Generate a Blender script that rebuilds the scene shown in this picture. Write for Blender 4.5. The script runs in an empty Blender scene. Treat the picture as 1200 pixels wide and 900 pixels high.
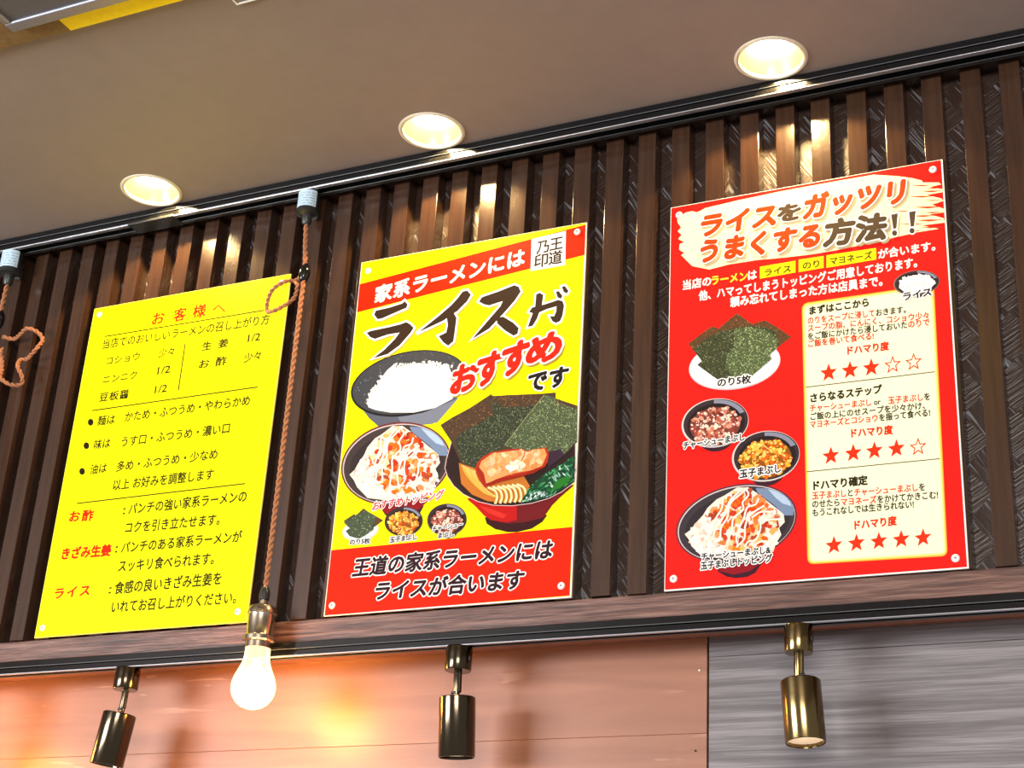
import bpy, bmesh, math, random
from mathutils import Vector, Matrix
from mathutils.geometry import tessellate_polygon

random.seed(7)
SC = bpy.context.scene
COL = SC.collection

# ------------------------------------------------------------------ camera
F_PX = 1851.6954
CAM = Vector((1.019967, -1.595164, 1.600349))
RIGHT = Vector((0.906812, 0.417850, 0.055619))
DOWN = Vector((-0.124486, 0.391513, -0.911713))
FWD = Vector((-0.402735, 0.819829, 0.407045))
cam_d = bpy.data.cameras.new('camera')
cam_d.sensor_width = 36.0
cam_d.lens = F_PX * 36.0 / 1200.0
cam_d.clip_start = 0.01
cam_o = bpy.data.objects.new('camera', cam_d)
COL.objects.link(cam_o)
m3 = Matrix((RIGHT, -DOWN, -FWD)).transposed()
cam_o.matrix_world = Matrix.Translation(CAM) @ m3.to_4x4()
SC.camera = cam_o

# ------------------------------------------------------------------ world, room light, exposure
SC.view_settings.view_transform = 'Standard'
SC.view_settings.look = 'None'
SC.view_settings.exposure = 0.0
SC.view_settings.gamma = 1.0
SC.view_settings.use_curve_mapping = False
w = bpy.data.worlds.new('room_ambient')
SC.world = w
w.use_nodes = True
bg = w.node_tree.nodes['Background']
bg.inputs[0].default_value = (1.0, 0.93, 0.86, 1)
bg.inputs[1].default_value = 0.42


def area_light(name, loc, target, size, size_y, power, color):
    d = bpy.data.lights.new(name, 'AREA')
    d.shape = 'RECTANGLE'
    d.size = size
    d.size_y = size_y
    d.energy = power
    d.color = color
    o = bpy.data.objects.new(name, d)
    COL.objects.link(o)
    o.location = loc
    v = Vector(target) - Vector(loc)
    o.rotation_euler = v.to_track_quat('-Z', 'Y').to_euler()
    return o


area_light('window_daylight', (-1.9, -3.0, 1.95), (0.25, 0, 2.3), 1.6, 0.7, 125, (0.96, 0.98, 1.0))
area_light('room_fill', (1.4, -3.2, 2.15), (0.3, 0, 2.25), 1.2, 0.5, 62, (1.0, 0.95, 0.88))  # added soft fill behind the camera, not a fixture on the ceiling

# ------------------------------------------------------------------ main dimensions
S = 0.78
PENDANT_Y = -0.022
TRACK_Y = 0.0115        # centre of lower track
PANEL_Y = 0.090
CEIL_Z = 2.7355
RAIL_FRONT = -0.035
RAIL_BOTTOM = 2.7166
TRIM_TOP, TRIM_BOTTOM = 2.1125, 2.0852
TRACK_BOTTOM = 2.0685
BATTEN_FRONT, BATTEN_BACK = 0.0028, 0.0255
BATTEN_TOP, BATTEN_BOTTOM = 2.7265, 2.1128


def ray(px, py):
    return RIGHT * ((px - 600) / F_PX) + DOWN * ((py - 450) / F_PX) + FWD


def at(px, py, y=0.0):
    d = ray(px, py)
    return CAM + d * ((y - CAM.y) / d.y)


def on_z(px, py, z):
    d = ray(px, py)
    return CAM + d * ((z - CAM.z) / d.z)


def pj(p):
    q = Vector(p) - CAM
    zz = q.dot(FWD)
    return (600 + F_PX * q.dot(RIGHT) / zz, 450 + F_PX * q.dot(DOWN) / zz)


def px_per_m(p):
    return F_PX / (Vector(p) - CAM).dot(FWD)


# ------------------------------------------------------------------ materials
def lin(c):
    out = []
    for v in c[:3]:
        v = v / 255.0
        out.append(v / 12.92 if v <= 0.04045 else ((v + 0.055) / 1.055) ** 2.4)
    return (out[0], out[1], out[2], 1.0)


def new_mat(name):
    m = bpy.data.materials.new(name)
    m.use_nodes = True
    nt = m.node_tree
    return m, nt, nt.nodes['Principled BSDF']


def N(nt, kind, **kw):
    n = nt.nodes.new(kind)
    for k, v in kw.items():
        if k in n.inputs:
            n.inputs[k].default_value = v
        else:
            setattr(n, k, v)
    return n


def coords(nt, scale=(1, 1, 1), rot=(0, 0, 0)):
    g = N(nt, 'ShaderNodeNewGeometry')
    mp = N(nt, 'ShaderNodeMapping')
    mp.inputs['Scale'].default_value = scale
    mp.inputs['Rotation'].default_value = rot
    nt.links.new(g.outputs['Position'], mp.inputs['Vector'])
    return mp.outputs['Vector']


def ramp(nt, fac, stops):
    r = N(nt, 'ShaderNodeValToRGB')
    el = r.color_ramp.elements
    while len(el) < len(stops):
        el.new(0.5)
    for e, (p, c) in zip(el, stops):
        e.position = p
        e.color = c
    nt.links.new(fac, r.inputs['Fac'])
    return r.outputs['Color']


def simple(name, col, rough=0.5, metal=0.0, var=0.08, scale=40.0, bump=0.0, spec=0.5):
    """a plain material with slight procedural mottling"""
    m, nt, b = new_mat(name)
    v = coords(nt, (scale,) * 3)
    n = N(nt, 'ShaderNodeTexNoise')
    n.inputs['Detail'].default_value = 4
    nt.links.new(v, n.inputs['Vector'])
    lo = tuple(x * (1 - var) for x in col[:3]) + (1,)
    hi = tuple(min(1, x * (1 + var)) for x in col[:3]) + (1,)
    nt.links.new(ramp(nt, n.outputs['Fac'], [(0.3, lo), (0.7, hi)]), b.inputs['Base Color'])
    b.inputs['Roughness'].default_value = rough
    b.inputs['Metallic'].default_value = metal
    b.inputs['Specular IOR Level'].default_value = spec
    if bump:
        bp = N(nt, 'ShaderNodeBump')
        bp.inputs['Strength'].default_value = bump
        bp.inputs['Distance'].default_value = 0.002
        nt.links.new(n.outputs['Fac'], bp.inputs['Height'])
        nt.links.new(bp.outputs['Normal'], b.inputs['Normal'])
    return m


def emitter(name, col, strength):
    m, nt, b = new_mat(name)
    b.inputs['Base Color'].default_value = col
    b.inputs['Emission Color'].default_value = col
    b.inputs['Emission Strength'].default_value = strength
    return m


def wood(name, dark, mid, light, rough, grain=(3, 3, 60), ring=2.0, bump=0.25, fibre=0.35, spec=0.5):
    """horizontal-grained board: long noise along x, fine fibre lines"""
    m, nt, b = new_mat(name)
    v = coords(nt, grain)
    n1 = N(nt, 'ShaderNodeTexNoise')
    n1.inputs['Scale'].default_value = 1.0
    n1.inputs['Detail'].default_value = 8
    n1.inputs['Distortion'].default_value = ring
    nt.links.new(v, n1.inputs['Vector'])
    v2 = coords(nt, (grain[0] * 4, grain[1] * 4, grain[2] * 7))
    n2 = N(nt, 'ShaderNodeTexNoise')
    n2.inputs['Scale'].default_value = 1.0
    n2.inputs['Detail'].default_value = 6
    nt.links.new(v2, n2.inputs['Vector'])
    mx = N(nt, 'ShaderNodeMath', operation='MULTIPLY_ADD')
    mx.inputs[1].default_value = fibre
    nt.links.new(n2.outputs['Fac'], mx.inputs[0])
    nt.links.new(n1.outputs['Fac'], mx.inputs[2])
    c0 = 0.5 + fibre * 0.5
    stops = [(c0 - 0.17, dark), (c0 - 0.01, mid), (c0 + 0.17, light)]
    nt.links.new(ramp(nt, mx.outputs[0], stops), b.inputs['Base Color'])
    b.inputs['Roughness'].default_value = rough
    b.inputs['Specular IOR Level'].default_value = spec
    bp = N(nt, 'ShaderNodeBump')
    bp.inputs['Strength'].default_value = bump
    bp.inputs['Distance'].default_value = 0.001
    nt.links.new(mx.outputs[0], bp.inputs['Height'])
    nt.links.new(bp.outputs['Normal'], b.inputs['Normal'])
    return m


def batten_material():
    m, nt, b = new_mat('brown_gloss_batten_paint')
    v = coords(nt, (160, 160, 10))
    n = N(nt, 'ShaderNodeTexNoise')
    n.inputs['Scale'].default_value = 1.0
    n.inputs['Detail'].default_value = 6
    nt.links.new(v, n.inputs['Vector'])
    nt.links.new(ramp(nt, n.outputs['Fac'], [(0.3, lin((50, 33, 24))), (0.7, lin((64, 43, 31)))]), b.inputs['Base Color'])
    # pale paint specks
    v3 = coords(nt, (230, 230, 170))
    n3 = N(nt, 'ShaderNodeTexNoise')
    n3.inputs['Scale'].default_value = 1.0
    n3.inputs['Detail'].default_value = 2
    nt.links.new(v3, n3.inputs['Vector'])
    bp = N(nt, 'ShaderNodeBump')
    bp.inputs['Strength'].default_value = 0.14
    bp.inputs['Distance'].default_value = 0.001
    ad = N(nt, 'ShaderNodeMath', operation='ADD')
    nt.links.new(n.outputs['Fac'], ad.inputs[0])
    nt.links.new(n3.outputs['Fac'], ad.inputs[1])
    nt.links.new(ad.outputs[0], bp.inputs['Height'])
    nt.links.new(bp.outputs['Normal'], b.inputs['Normal'])
    b.inputs['Roughness'].default_value = 0.2
    b.inputs['Specular IOR Level'].default_value = 0.55
    return m


def backing_material():
    """dark brown board combed in triangles: two stroke directions alternating in diamond cells"""
    m, nt, b = new_mat('combed_dark_board')
    va = coords(nt, (1, 1, 1), (0, 0, 0))
    # diamond mask
    vd = coords(nt, (1, 1, 1), (0, math.radians(45), 0))
    ck = N(nt, 'ShaderNodeTexChecker')
    ck.inputs['Scale'].default_value = 24.0
    ck.inputs['Color1'].default_value = (1, 1, 1, 1)
    ck.inputs['Color2'].default_value = (0, 0, 0, 1)
    flat = N(nt, 'ShaderNodeVectorMath', operation='MULTIPLY')
    flat.inputs[1].default_value = (1, 0, 1)
    nt.links.new(vd, flat.inputs[0])
    off = N(nt, 'ShaderNodeVectorMath', operation='ADD')
    off.inputs[1].default_value = (0.004, 0.013, 0.006)
    nt.links.new(flat.outputs[0], off.inputs[0])
    nt.links.new(off.outputs[0], ck.inputs['Vector'])

    def strokes(angle):
        v = coords(nt, (1, 1, 1), (0, math.radians(angle), 0))
        st = N(nt, 'ShaderNodeVectorMath', operation='MULTIPLY')
        st.inputs[1].default_value = (22, 22, 420)
        nt.links.new(v, st.inputs[0])
        n = N(nt, 'ShaderNodeTexNoise')
        n.inputs['Scale'].default_value = 1.0
        n.inputs['Detail'].default_value = 3
        nt.links.new(st.outputs[0], n.inputs['Vector'])
        return n.outputs['Fac']
    s1 = strokes(32)
    s2 = strokes(-58)
    mx = N(nt, 'ShaderNodeMix', data_type='FLOAT')
    nt.links.new(ck.outputs['Fac'], mx.inputs['Factor'])
    nt.links.new(s1, mx.inputs[2])
    nt.links.new(s2, mx.inputs[3])
    # scuffed ridges with grey-blue shine put into the colour, first cell family only
    th = ramp(nt, s2, [(0.56, (0, 0, 0, 1)), (0.66, (1, 1, 1, 1))])
    mm = N(nt, 'ShaderNodeMath', operation='MULTIPLY')
    nt.links.new(th, mm.inputs[0])
    nt.links.new(ck.outputs['Fac'], mm.inputs[1])
    cm = N(nt, 'ShaderNodeMix', data_type='RGBA')
    cm.inputs[6].default_value = lin((58, 40, 33))
    cm.inputs[7].default_value = lin((134, 136, 144))
    nt.links.new(mm.outputs[0], cm.inputs['Factor'])
    nt.links.new(cm.outputs[2], b.inputs['Base Color'])
    b.inputs['Roughness'].default_value = 0.36
    bp = N(nt, 'ShaderNodeBump')
    bp.inputs['Strength'].default_value = 0.7
    bp.inputs['Distance'].default_value = 0.0015
    nt.links.new(mx.outputs[0], bp.inputs['Height'])
    nt.links.new(bp.outputs['Normal'], b.inputs['Normal'])
    return m


def cherry_material():
    """red-brown veneer with thin pale chatoyant flecks along the grain"""
    m, nt, b = new_mat('red_brown_veneer')
    v = coords(nt, (2.2, 2, 26))
    n1 = N(nt, 'ShaderNodeTexNoise')
    n1.inputs['Scale'].default_value = 1.0
    n1.inputs['Detail'].default_value = 6
    n1.inputs['Distortion'].default_value = 1.2
    nt.links.new(v, n1.inputs['Vector'])
    base = ramp(nt, n1.outputs['Fac'], [(0.3, lin((140, 92, 71))), (0.7, lin((164, 111, 87)))])
    v2 = coords(nt, (11, 10, 90))
    n2 = N(nt, 'ShaderNodeTexNoise')
    n2.inputs['Scale'].default_value = 1.0
    n2.inputs['Detail'].default_value = 2
    n2.inputs['Distortion'].default_value = 0.6
    nt.links.new(v2, n2.inputs['Vector'])
    fl = ramp(nt, n2.outputs['Fac'], [(0.64, (0, 0, 0, 1)), (0.70, (1, 1, 1, 1))])
    v4 = coords(nt, (5, 5, 14))
    n4 = N(nt, 'ShaderNodeTexNoise')
    n4.inputs['Scale'].default_value = 1.0
    nt.links.new(v4, n4.inputs['Vector'])
    pk = ramp(nt, n4.outputs['Fac'], [(0.45, (0, 0, 0, 1)), (0.62, (0.55, 0.55, 0.55, 1))])
    ml = N(nt, 'ShaderNodeMath', operation='MULTIPLY')
    nt.links.new(fl, ml.inputs[0])
    nt.links.new(pk, ml.inputs[1])
    cm = N(nt, 'ShaderNodeMix', data_type='RGBA')
    cm.inputs[7].default_value = lin((204, 156, 132))
    nt.links.new(ml.outputs[0], cm.inputs['Factor'])
    nt.links.new(base, cm.inputs[6])
    nt.links.new(cm.outputs[2], b.inputs['Base Color'])
    b.inputs['Roughness'].default_value = 0.36
    bp = N(nt, 'ShaderNodeBump')
    bp.inputs['Strength'].default_value = 0.05
    bp.inputs['Distance'].default_value = 0.001
    nt.links.new(n1.outputs['Fac'], bp.inputs['Height'])
    nt.links.new(bp.outputs['Normal'], b.inputs['Normal'])
    return m


def print_material():
    m, nt, b = new_mat('printed_ink')
    a = N(nt, 'ShaderNodeVertexColor', layer_name='ink')
    nt.links.new(a.outputs['Color'], b.inputs['Base Color'])
    b.inputs['Roughness'].default_value = 0.5
    b.inputs['Specular IOR Level'].default_value = 0.08
    return m


M_CEIL = simple('taupe_ceiling_paint', (0.236, 0.186, 0.166), 0.6, var=0.03, scale=6, spec=0.3)
M_BATTEN = batten_material()
M_BACK = backing_material()
M_BLACK_GLOSS = simple('black_gloss_rail', (0.006, 0.006, 0.007), 0.1, var=0.2, spec=0.4)
M_RAIL_LIP = simple('satin_rail_lip', (0.42, 0.42, 0.46), 0.3, metal=0.8, var=0.05)
M_BLACK = simple('black_plastic', (0.018, 0.018, 0.019), 0.35, var=0.2)
M_SLOT = simple('dark_slot', (0.01, 0.009, 0.009), 0.6, var=0.2)
M_TRIM = wood('stained_trim_wood', lin((54, 32, 26)), lin((92, 57, 46)), lin((126, 92, 82)), 0.42, (8, 8, 190), 0.5, 0.5, fibre=0.6)
M_STRIP = simple('red_brown_strip_paint', (0.38, 0.15, 0.10), 0.5, var=0.12, scale=14)
M_CHERRY = cherry_material()
M_GREY = wood('weathered_grey_wood', lin((92, 85, 87)), lin((112, 105, 108)), lin((136, 129, 132)), 0.5, (4, 4, 120), 0.35, 0.35, fibre=0.6)
M_WHITE = simple('white_board_core', (0.80, 0.79, 0.75), 0.45, var=0.02)
M_YELLOW_CORE = simple('yellow_board_core', (0.80, 0.78, 0.16), 0.45, var=0.02)
M_PRINT = print_material()
M_SCREW = simple('white_screw_cap', (0.82, 0.81, 0.78), 0.25, var=0.03)
M_RECESS = simple('screw_recess_grey', (0.22, 0.21, 0.2), 0.5)
M_BRASS = simple('aged_dark_brass', (0.085, 0.066, 0.045), 0.15, metal=1.0, var=0.06, scale=90)
M_BRASS_GOLD = simple('golden_brass', (0.20, 0.145, 0.065), 0.17, metal=1.0, var=0.06, scale=90)
M_RIB = simple('grey_rail_rib', (0.075, 0.08, 0.09), 0.3)
M_SOCKET = simple('antique_brass_socket', (0.52, 0.44, 0.34), 0.22, metal=1.0, var=0.08, scale=120)
M_REFLECT = simple('satin_reflector', (0.20, 0.17, 0.115), 0.3, metal=0.5, var=0.05, scale=150)
M_SPOT_REFLECT = simple('pale_spot_reflector', (0.62, 0.55, 0.47), 0.35, metal=0.2, var=0.05)
M_RING = simple('ivory_trim_ring', (0.62, 0.56, 0.44), 0.4, var=0.03)
M_CORD = simple('copper_fabric_cord', (0.36, 0.138, 0.06), 0.6, var=0.25, scale=500, bump=0.3)
M_LABEL = simple('pale_blue_label', (0.52, 0.68, 0.82), 0.45, var=0.03)
M_LABEL_INK = simple('blue_grey_label_ink', (0.17, 0.27, 0.38), 0.5)
M_LAMP = emitter('downlight_lamp_glow', (1.0, 0.78, 0.42, 1), 130.0)
M_SPOT_LAMP = emitter('spotlight_lamp_glow', (1.0, 0.82, 0.6, 1), 6.0)
M_FILAMENT = emitter('bulb_core_glow', (1.0, 0.83, 0.46, 1), 10.0)
M_ALU = simple('blue_grey_aluminium', (0.30, 0.31, 0.36), 0.35, metal=0.7, var=0.05)
M_DARK_PANEL = simple('dark_grey_panel', (0.085, 0.08, 0.085), 0.5, var=0.08)


def glass_bulb_material():
    m, nt, b = new_mat('warm_bulb_glass')
    out = nt.nodes['Material Output']
    tr = N(nt, 'ShaderNodeBsdfTransparent')
    tr.inputs['Color'].default_value = (1.0, 0.93, 0.72, 1)
    gl = N(nt, 'ShaderNodeBsdfGlossy')
    gl.inputs['Roughness'].default_value = 0.08
    em = N(nt, 'ShaderNodeEmission')
    em.inputs['Color'].default_value = (1.0, 0.84, 0.42, 1)
    em.inputs['Strength'].default_value = 0.85
    lw = N(nt, 'ShaderNodeLayerWeight')
    lw.inputs['Blend'].default_value = 0.25
    mx = N(nt, 'ShaderNodeMixShader')
    nt.links.new(lw.outputs['Fresnel'], mx.inputs['Fac'])
    nt.links.new(tr.outputs[0], mx.inputs[1])
    nt.links.new(gl.outputs[0], mx.inputs[2])
    ad = N(nt, 'ShaderNodeAddShader')
    nt.links.new(mx.outputs[0], ad.inputs[0])
    nt.links.new(em.outputs[0], ad.inputs[1])
    nt.links.new(ad.outputs[0], out.inputs['Surface'])
    return m


M_YELLOW_BOARD = simple('yellow_board_paint', (0.95, 0.72, 0.004), 0.45, var=0.05, scale=30)
M_YELLOW_BOARD_DIM = simple('yellow_board_dim_end', (0.17, 0.10, 0.035), 0.5, var=0.2, scale=30)  # weaker light on the yellow board, put into the colour as brown
M_BULB = glass_bulb_material()


# ------------------------------------------------------------------ mesh helpers
def link(name, bm, mats, parent=None, smooth=False):
    me = bpy.data.meshes.new(name)
    bm.normal_update()
    bm.to_mesh(me)
    bm.free()
    if not isinstance(mats, (list, tuple)):
        mats = [mats]
    for mm in mats:
        me.materials.append(mm)
    if smooth:
        for p in me.polygons:
            p.use_smooth = True
        if hasattr(me, 'set_sharp_from_angle'):
            me.set_sharp_from_angle(angle=math.radians(38))
    o = bpy.data.objects.new(name, me)
    COL.objects.link(o)
    if parent:
        o.parent = parent
        o.matrix_parent_inverse = Matrix.Translation(-parent.location)
    return o


def tag(o, label, cat, group=None):
    o['label'] = label
    o['category'] = cat
    if group:
        o['group'] = group
    return o


def structure(o):
    o['kind'] = 'structure'
    return o


def thing(name, loc, label, cat, group=None):
    o = bpy.data.objects.new(name, None)
    o.empty_display_size = 0.02
    COL.objects.link(o)
    o.location = loc
    tag(o, label, cat, group)
    bpy.context.view_layer.update()
    return o


def box(bm, x0, x1, y0, y1, z0, z1, bevel=0.0, mi=0):
    r = bmesh.ops.create_cube(bm, size=1.0)
    vs = r['verts']
    for v in vs:
        v.co = Vector((x0 + (v.co.x + .5) * (x1 - x0), y0 + (v.co.y + .5) * (y1 - y0), z0 + (v.co.z + .5) * (z1 - z0)))
    fs = set(f for v in vs for f in v.link_faces)
    for f in fs:
        f.material_index = mi
    if bevel:
        es = list(set(e for v in vs for e in v.link_edges))
        bmesh.ops.bevel(bm, geom=es, offset=bevel, segments=2, affect='EDGES', profile=0.5)
    return bm


def frame(axis):
    a = Vector(axis).normalized()
    t = Vector((1, 0, 0)) if abs(a.x) < 0.8 else Vector((0, 1, 0))
    u = (t - a * t.dot(a)).normalized()
    return a, u, a.cross(u)


def lathe(bm, origin, axis, prof, seg=40, cap0=True, cap1=True, mi=0):
    """prof: list of (radius, distance along axis)"""
    a, u, v = frame(axis)
    o = Vector(origin)
    rings = []
    for r, h in prof:
        if r < 1e-6:
            rings.append([bm.verts.new(o + a * h)])
        else:
            rings.append([bm.verts.new(o + a * h + (u * math.cos(t) + v * math.sin(t)) * r) for t in (2 * math.pi * i / seg for i in range(seg))])
    for A, B in zip(rings, rings[1:]):
        for i in range(seg):
            j = (i + 1) % seg
            if len(A) == 1 and len(B) == 1:
                continue
            if len(A) == 1:
                f = bm.faces.new((A[0], B[j], B[i]))
            elif len(B) == 1:
                f = bm.faces.new((A[i], A[j], B[0]))
            else:
                f = bm.faces.new((A[i], A[j], B[j], B[i]))
            f.material_index = mi
    if cap0 and len(rings[0]) > 1:
        bm.faces.new(list(reversed(rings[0]))).material_index = mi
    if cap1 and len(rings[-1]) > 1:
        bm.faces.new(rings[-1]).material_index = mi
    bmesh.ops.recalc_face_normals(bm, faces=bm.faces[:])
    return bm


def smooth_path(pts, n=10):
    """Catmull-Rom through points"""
    P = [Vector(p) for p in pts]
    P = [P[0] * 2 - P[1]] + P + [P[-1] * 2 - P[-2]]
    out = []
    for i in range(1, len(P) - 2):
        p0, p1, p2, p3 = P[i - 1:i + 3]
        for k in range(n):
            t = k / n
            out.append(0.5 * ((2 * p1) + (p2 - p0) * t + (2 * p0 - 5 * p1 + 4 * p2 - p3) * t * t + (3 * p1 - p0 - 3 * p2 + p3) * t ** 3))
    out.append(P[-2])
    return out


def tube(bm, pts, r, seg=8):
    pts = [Vector(p) for p in pts]
    n = len(pts)
    rings = []
    prev = None
    for i in range(n):
        t = (pts[min(i + 1, n - 1)] - pts[max(i - 1, 0)]).normalized()
        if prev is None:
            u = t.orthogonal().normalized()
        else:
            u = (prev - t * prev.dot(t)).normalized()
        prev = u
        v = t.cross(u)
        rings.append([bm.verts.new(pts[i] + (u * math.cos(2 * math.pi * k / seg) + v * math.sin(2 * math.pi * k / seg)) * r) for k in range(seg)])
    for A, B in zip(rings, rings[1:]):
        for k in range(seg):
            j = (k + 1) % seg
            bm.faces.new((A[k], A[j], B[j], B[k]))
    bm.faces.new(list(reversed(rings[0])))
    bm.faces.new(rings[-1])
    bmesh.ops.recalc_face_normals(bm, faces=bm.faces[:])


def twisted(bm, pts, helix_r, strand_r, pitch):
    """two strands wound around the path"""
    pts = [Vector(p) for p in pts]
    # resample
    res = [pts[0]]
    step = pitch / 9
    acc = 0.0
    for a, b in zip(pts, pts[1:]):
        L = (b - a).length
        d = step - acc
        while d <= L:
            res.append(a + (b - a) * (d / L))
            d += step
        acc = (acc + L) % step
    n = len(res)
    prev = None
    A, B = [], []
    for i in range(n):
        t = (res[min(i + 1, n - 1)] - res[max(i - 1, 0)]).normalized()
        u = t.orthogonal().normalized() if prev is None else (prev - t * prev.dot(t)).normalized()
        prev = u
        v = t.cross(u)
        ang = 2 * math.pi * i / 9
        off = (u * math.cos(ang) + v * math.sin(ang)) * helix_r
        A.append(res[i] + off)
        B.append(res[i] - off)
    tube(bm, A, strand_r, 7)
    tube(bm, B, strand_r, 7)


# ------------------------------------------------------------------ flat prints (vector artwork lying on a board)
LAYER = 1.1e-5
_glyph_cache = {}


def glyphs(s, sp=1.0):
    key = (s, round(sp, 3))
    if key in _glyph_cache:
        return _glyph_cache[key]
    c = bpy.data.curves.new('lettering', 'FONT')
    c.body = s
    c.space_character = sp
    c.resolution_u = 3
    o = bpy.data.objects.new('lettering', c)
    COL.objects.link(o)
    bpy.context.view_layer.update()
    me = bpy.data.meshes.new_from_object(o.evaluated_get(bpy.context.evaluated_depsgraph_get()))
    vs = [(v.co.x, v.co.y) for v in me.vertices]
    fs = [tuple(p.vertices) for p in me.polygons]
    bpy.data.objects.remove(o)
    bpy.data.curves.remove(c)
    bpy.data.meshes.remove(me)
    _glyph_cache[key] = (vs, fs)
    return vs, fs


def em_width(s):
    return sum(0.56 if ord(ch) < 128 else 1.0 for ch in s)


class Print:
    """collects coloured flat shapes in photo pixels projected on the board plane; overlapping shapes get stacked layers"""

    def __init__(self, y):
        self.y = y
        self.v = []
        self.f = []
        self.c = []
        self.cells = {}
        self.cell = 0.0012

    def _layer(self, pts, count=1):
        xs = [p[0] for p in pts]
        zs = [p[1] for p in pts]
        i0, i1 = int(min(xs) // self.cell), int(max(xs) // self.cell)
        j0, j1 = int(min(zs) // self.cell), int(max(zs) // self.cell)
        L = 0
        for i in range(i0, i1 + 1):
            for j in range(j0, j1 + 1):
                L = max(L, self.cells.get((i, j), 0))
        L += 1
        for i in range(i0, i1 + 1):
            for j in range(j0, j1 + 1):
                self.cells[(i, j)] = L + count - 1
        return L

    def raw(self, pts, faces, col, layer=None):
        if layer is None:
            layer = self._layer(pts)
        base = len(self.v)
        yy = self.y - LAYER * layer
        self.v += [(p[0], yy, p[1]) for p in pts]
        self.f += [tuple(base + k for k in f) for f in faces]
        self.c += [col] * len(faces)
        return layer

    def w(self, px):
        p = at(px[0], px[1], self.y)
        return (p.x, p.z)

    def poly(self, pts, col, layer=None):
        W = [self.w(p) for p in pts]
        if len(W) == 3:
            fs = [(0, 1, 2)]
        else:
            fs = tessellate_polygon([[Vector((a, b, 0)) for a, b in W]])
        return self.raw(W, fs, col, layer)

    def ellipse(self, cx, cy, rx, ry, col, rot=0.0, a0=0, a1=360, n=44, layer=None):
        c, s = math.cos(math.radians(rot)), math.sin(math.radians(rot))
        pts = []
        for i in range(n if a1 - a0 >= 360 else n + 1):
            t = math.radians(a0 + (a1 - a0) * i / n)
            x, y = rx * math.cos(t), ry * math.sin(t)
            pts.append((cx + x * c - y * s, cy + x * s + y * c))
        return self.poly(pts, col, layer)

    def line(self, pts, width, col):
        """ribbon along a polyline, px width"""
        n = len(pts)
        L_, R_ = [], []
        for i in range(n):
            a, b = pts[max(i - 1, 0)], pts[min(i + 1, n - 1)]
            dx, dy = b[0] - a[0], b[1] - a[1]
            q = math.hypot(dx, dy) or 1e-6
            nx, ny = -dy / q * width / 2, dx / q * width / 2
            L_.append(self.w((pts[i][0] + nx, pts[i][1] + ny)))
            R_.append(self.w((pts[i][0] - nx, pts[i][1] - ny)))
        fs = [(i, i + 1, n + i + 1, n + i) for i in range(n - 1)]
        return self.raw(L_ + R_, fs, col)

    def outlined(self, pts, col, width, ocol):
        """polygon with a coloured outline: a mitred copy lies under it"""
        n = len(pts)
        area = sum(pts[i][0] * pts[(i + 1) % n][1] - pts[(i + 1) % n][0] * pts[i][1] for i in range(n))
        sg = 1 if area > 0 else -1
        out = []
        for i in range(n):
            p0, p, p1 = Vector(pts[i - 1]), Vector(pts[i]), Vector(pts[(i + 1) % n])
            e0, e1 = (p - p0).normalized(), (p1 - p).normalized()
            n0, n1 = Vector((e0.y, -e0.x)) * sg, Vector((e1.y, -e1.x)) * sg
            m_ = n0 + n1
            if m_.length < 0.3:
                out.append(tuple(p + (n0 + e0) * width))
                out.append(tuple(p + (n1 - e1) * width))
                continue
            m_.normalize()
            out.append(tuple(p + m_ * min(width / max(m_.dot(n0), 0.3), width * 2.2)))
        self.poly(out, ocol)
        if col is not None:
            self.poly(pts, col)

    def text(self, s, bl, br, h, col, bold=0.0, sp=1.0, shear=0.0, outline=None, ocol=None):
        """s may be a string, or a list of (string, colour) laid out in equal cells; bl/br: feet of the first and last
        character in px; h: character height in px"""
        A = self.w(bl)
        Bw = self.w(br)
        ppm = px_per_m((A[0], self.y, A[1])) * 0.975
        k = h / ppm / 0.875
        ex = ((Bw[0] - A[0]), (Bw[1] - A[1]))
        parts = []
        if isinstance(s, str):
            vs, fs = glyphs(s, sp)
            x0 = min(v[0] for v in vs)
            x1 = max(v[0] for v in vs)
            parts.append((s, col, x0, x1 - x0, 0.0))
        else:
            tot = sum(em_width(t) for t, _ in s)
            cur = 0.0
            for t, cc in s:
                parts.append((t, cc, 0.0, tot, cur))
                cur += em_width(t)
        for grow, cc in ((None if outline is None else outline + bold, ocol), (bold, None)):
            if grow is None:
                continue
            # strokes are thickened by repeating the glyphs on rings around their place, each copy a sheet of ink of its own
            shifts = [(0.0, 0.0)]
            if 0 < grow <= 0.03:
                shifts = [(grow * math.cos(q * math.pi / 2 + .6), grow * math.sin(q * math.pi / 2 + .6)) for q in range(4)]
            elif grow > 0.03:
                rings = [grow] if grow <= 0.06 else [grow, grow * 0.5]
                for r_ in rings:
                    m_ = 8 if r_ <= 0.06 else 14
                    shifts += [(r_ * math.cos(q * 2 * math.pi / m_), r_ * math.sin(q * 2 * math.pi / m_)) for q in range(m_)]
            for t, c0, x0, wd, cur in parts:
                vs, fs = glyphs(t, sp)
                sets = []
                for sx_, sy_ in shifts:
                    out = []
                    for x, y in vs:
                        u = (x - x0 + cur + sx_) / wd
                        yy = y + 0.08 + sy_
                        out.append((A[0] + ex[0] * u + yy * k * shear, A[1] + ex[1] * u + yy * k))
                    sets.append(out)
                L = self._layer([p for st in sets for p in st], len(sets))
                for i, st in enumerate(sets):
                    self.raw(st, fs, cc or c0 or col, L + i)

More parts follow.
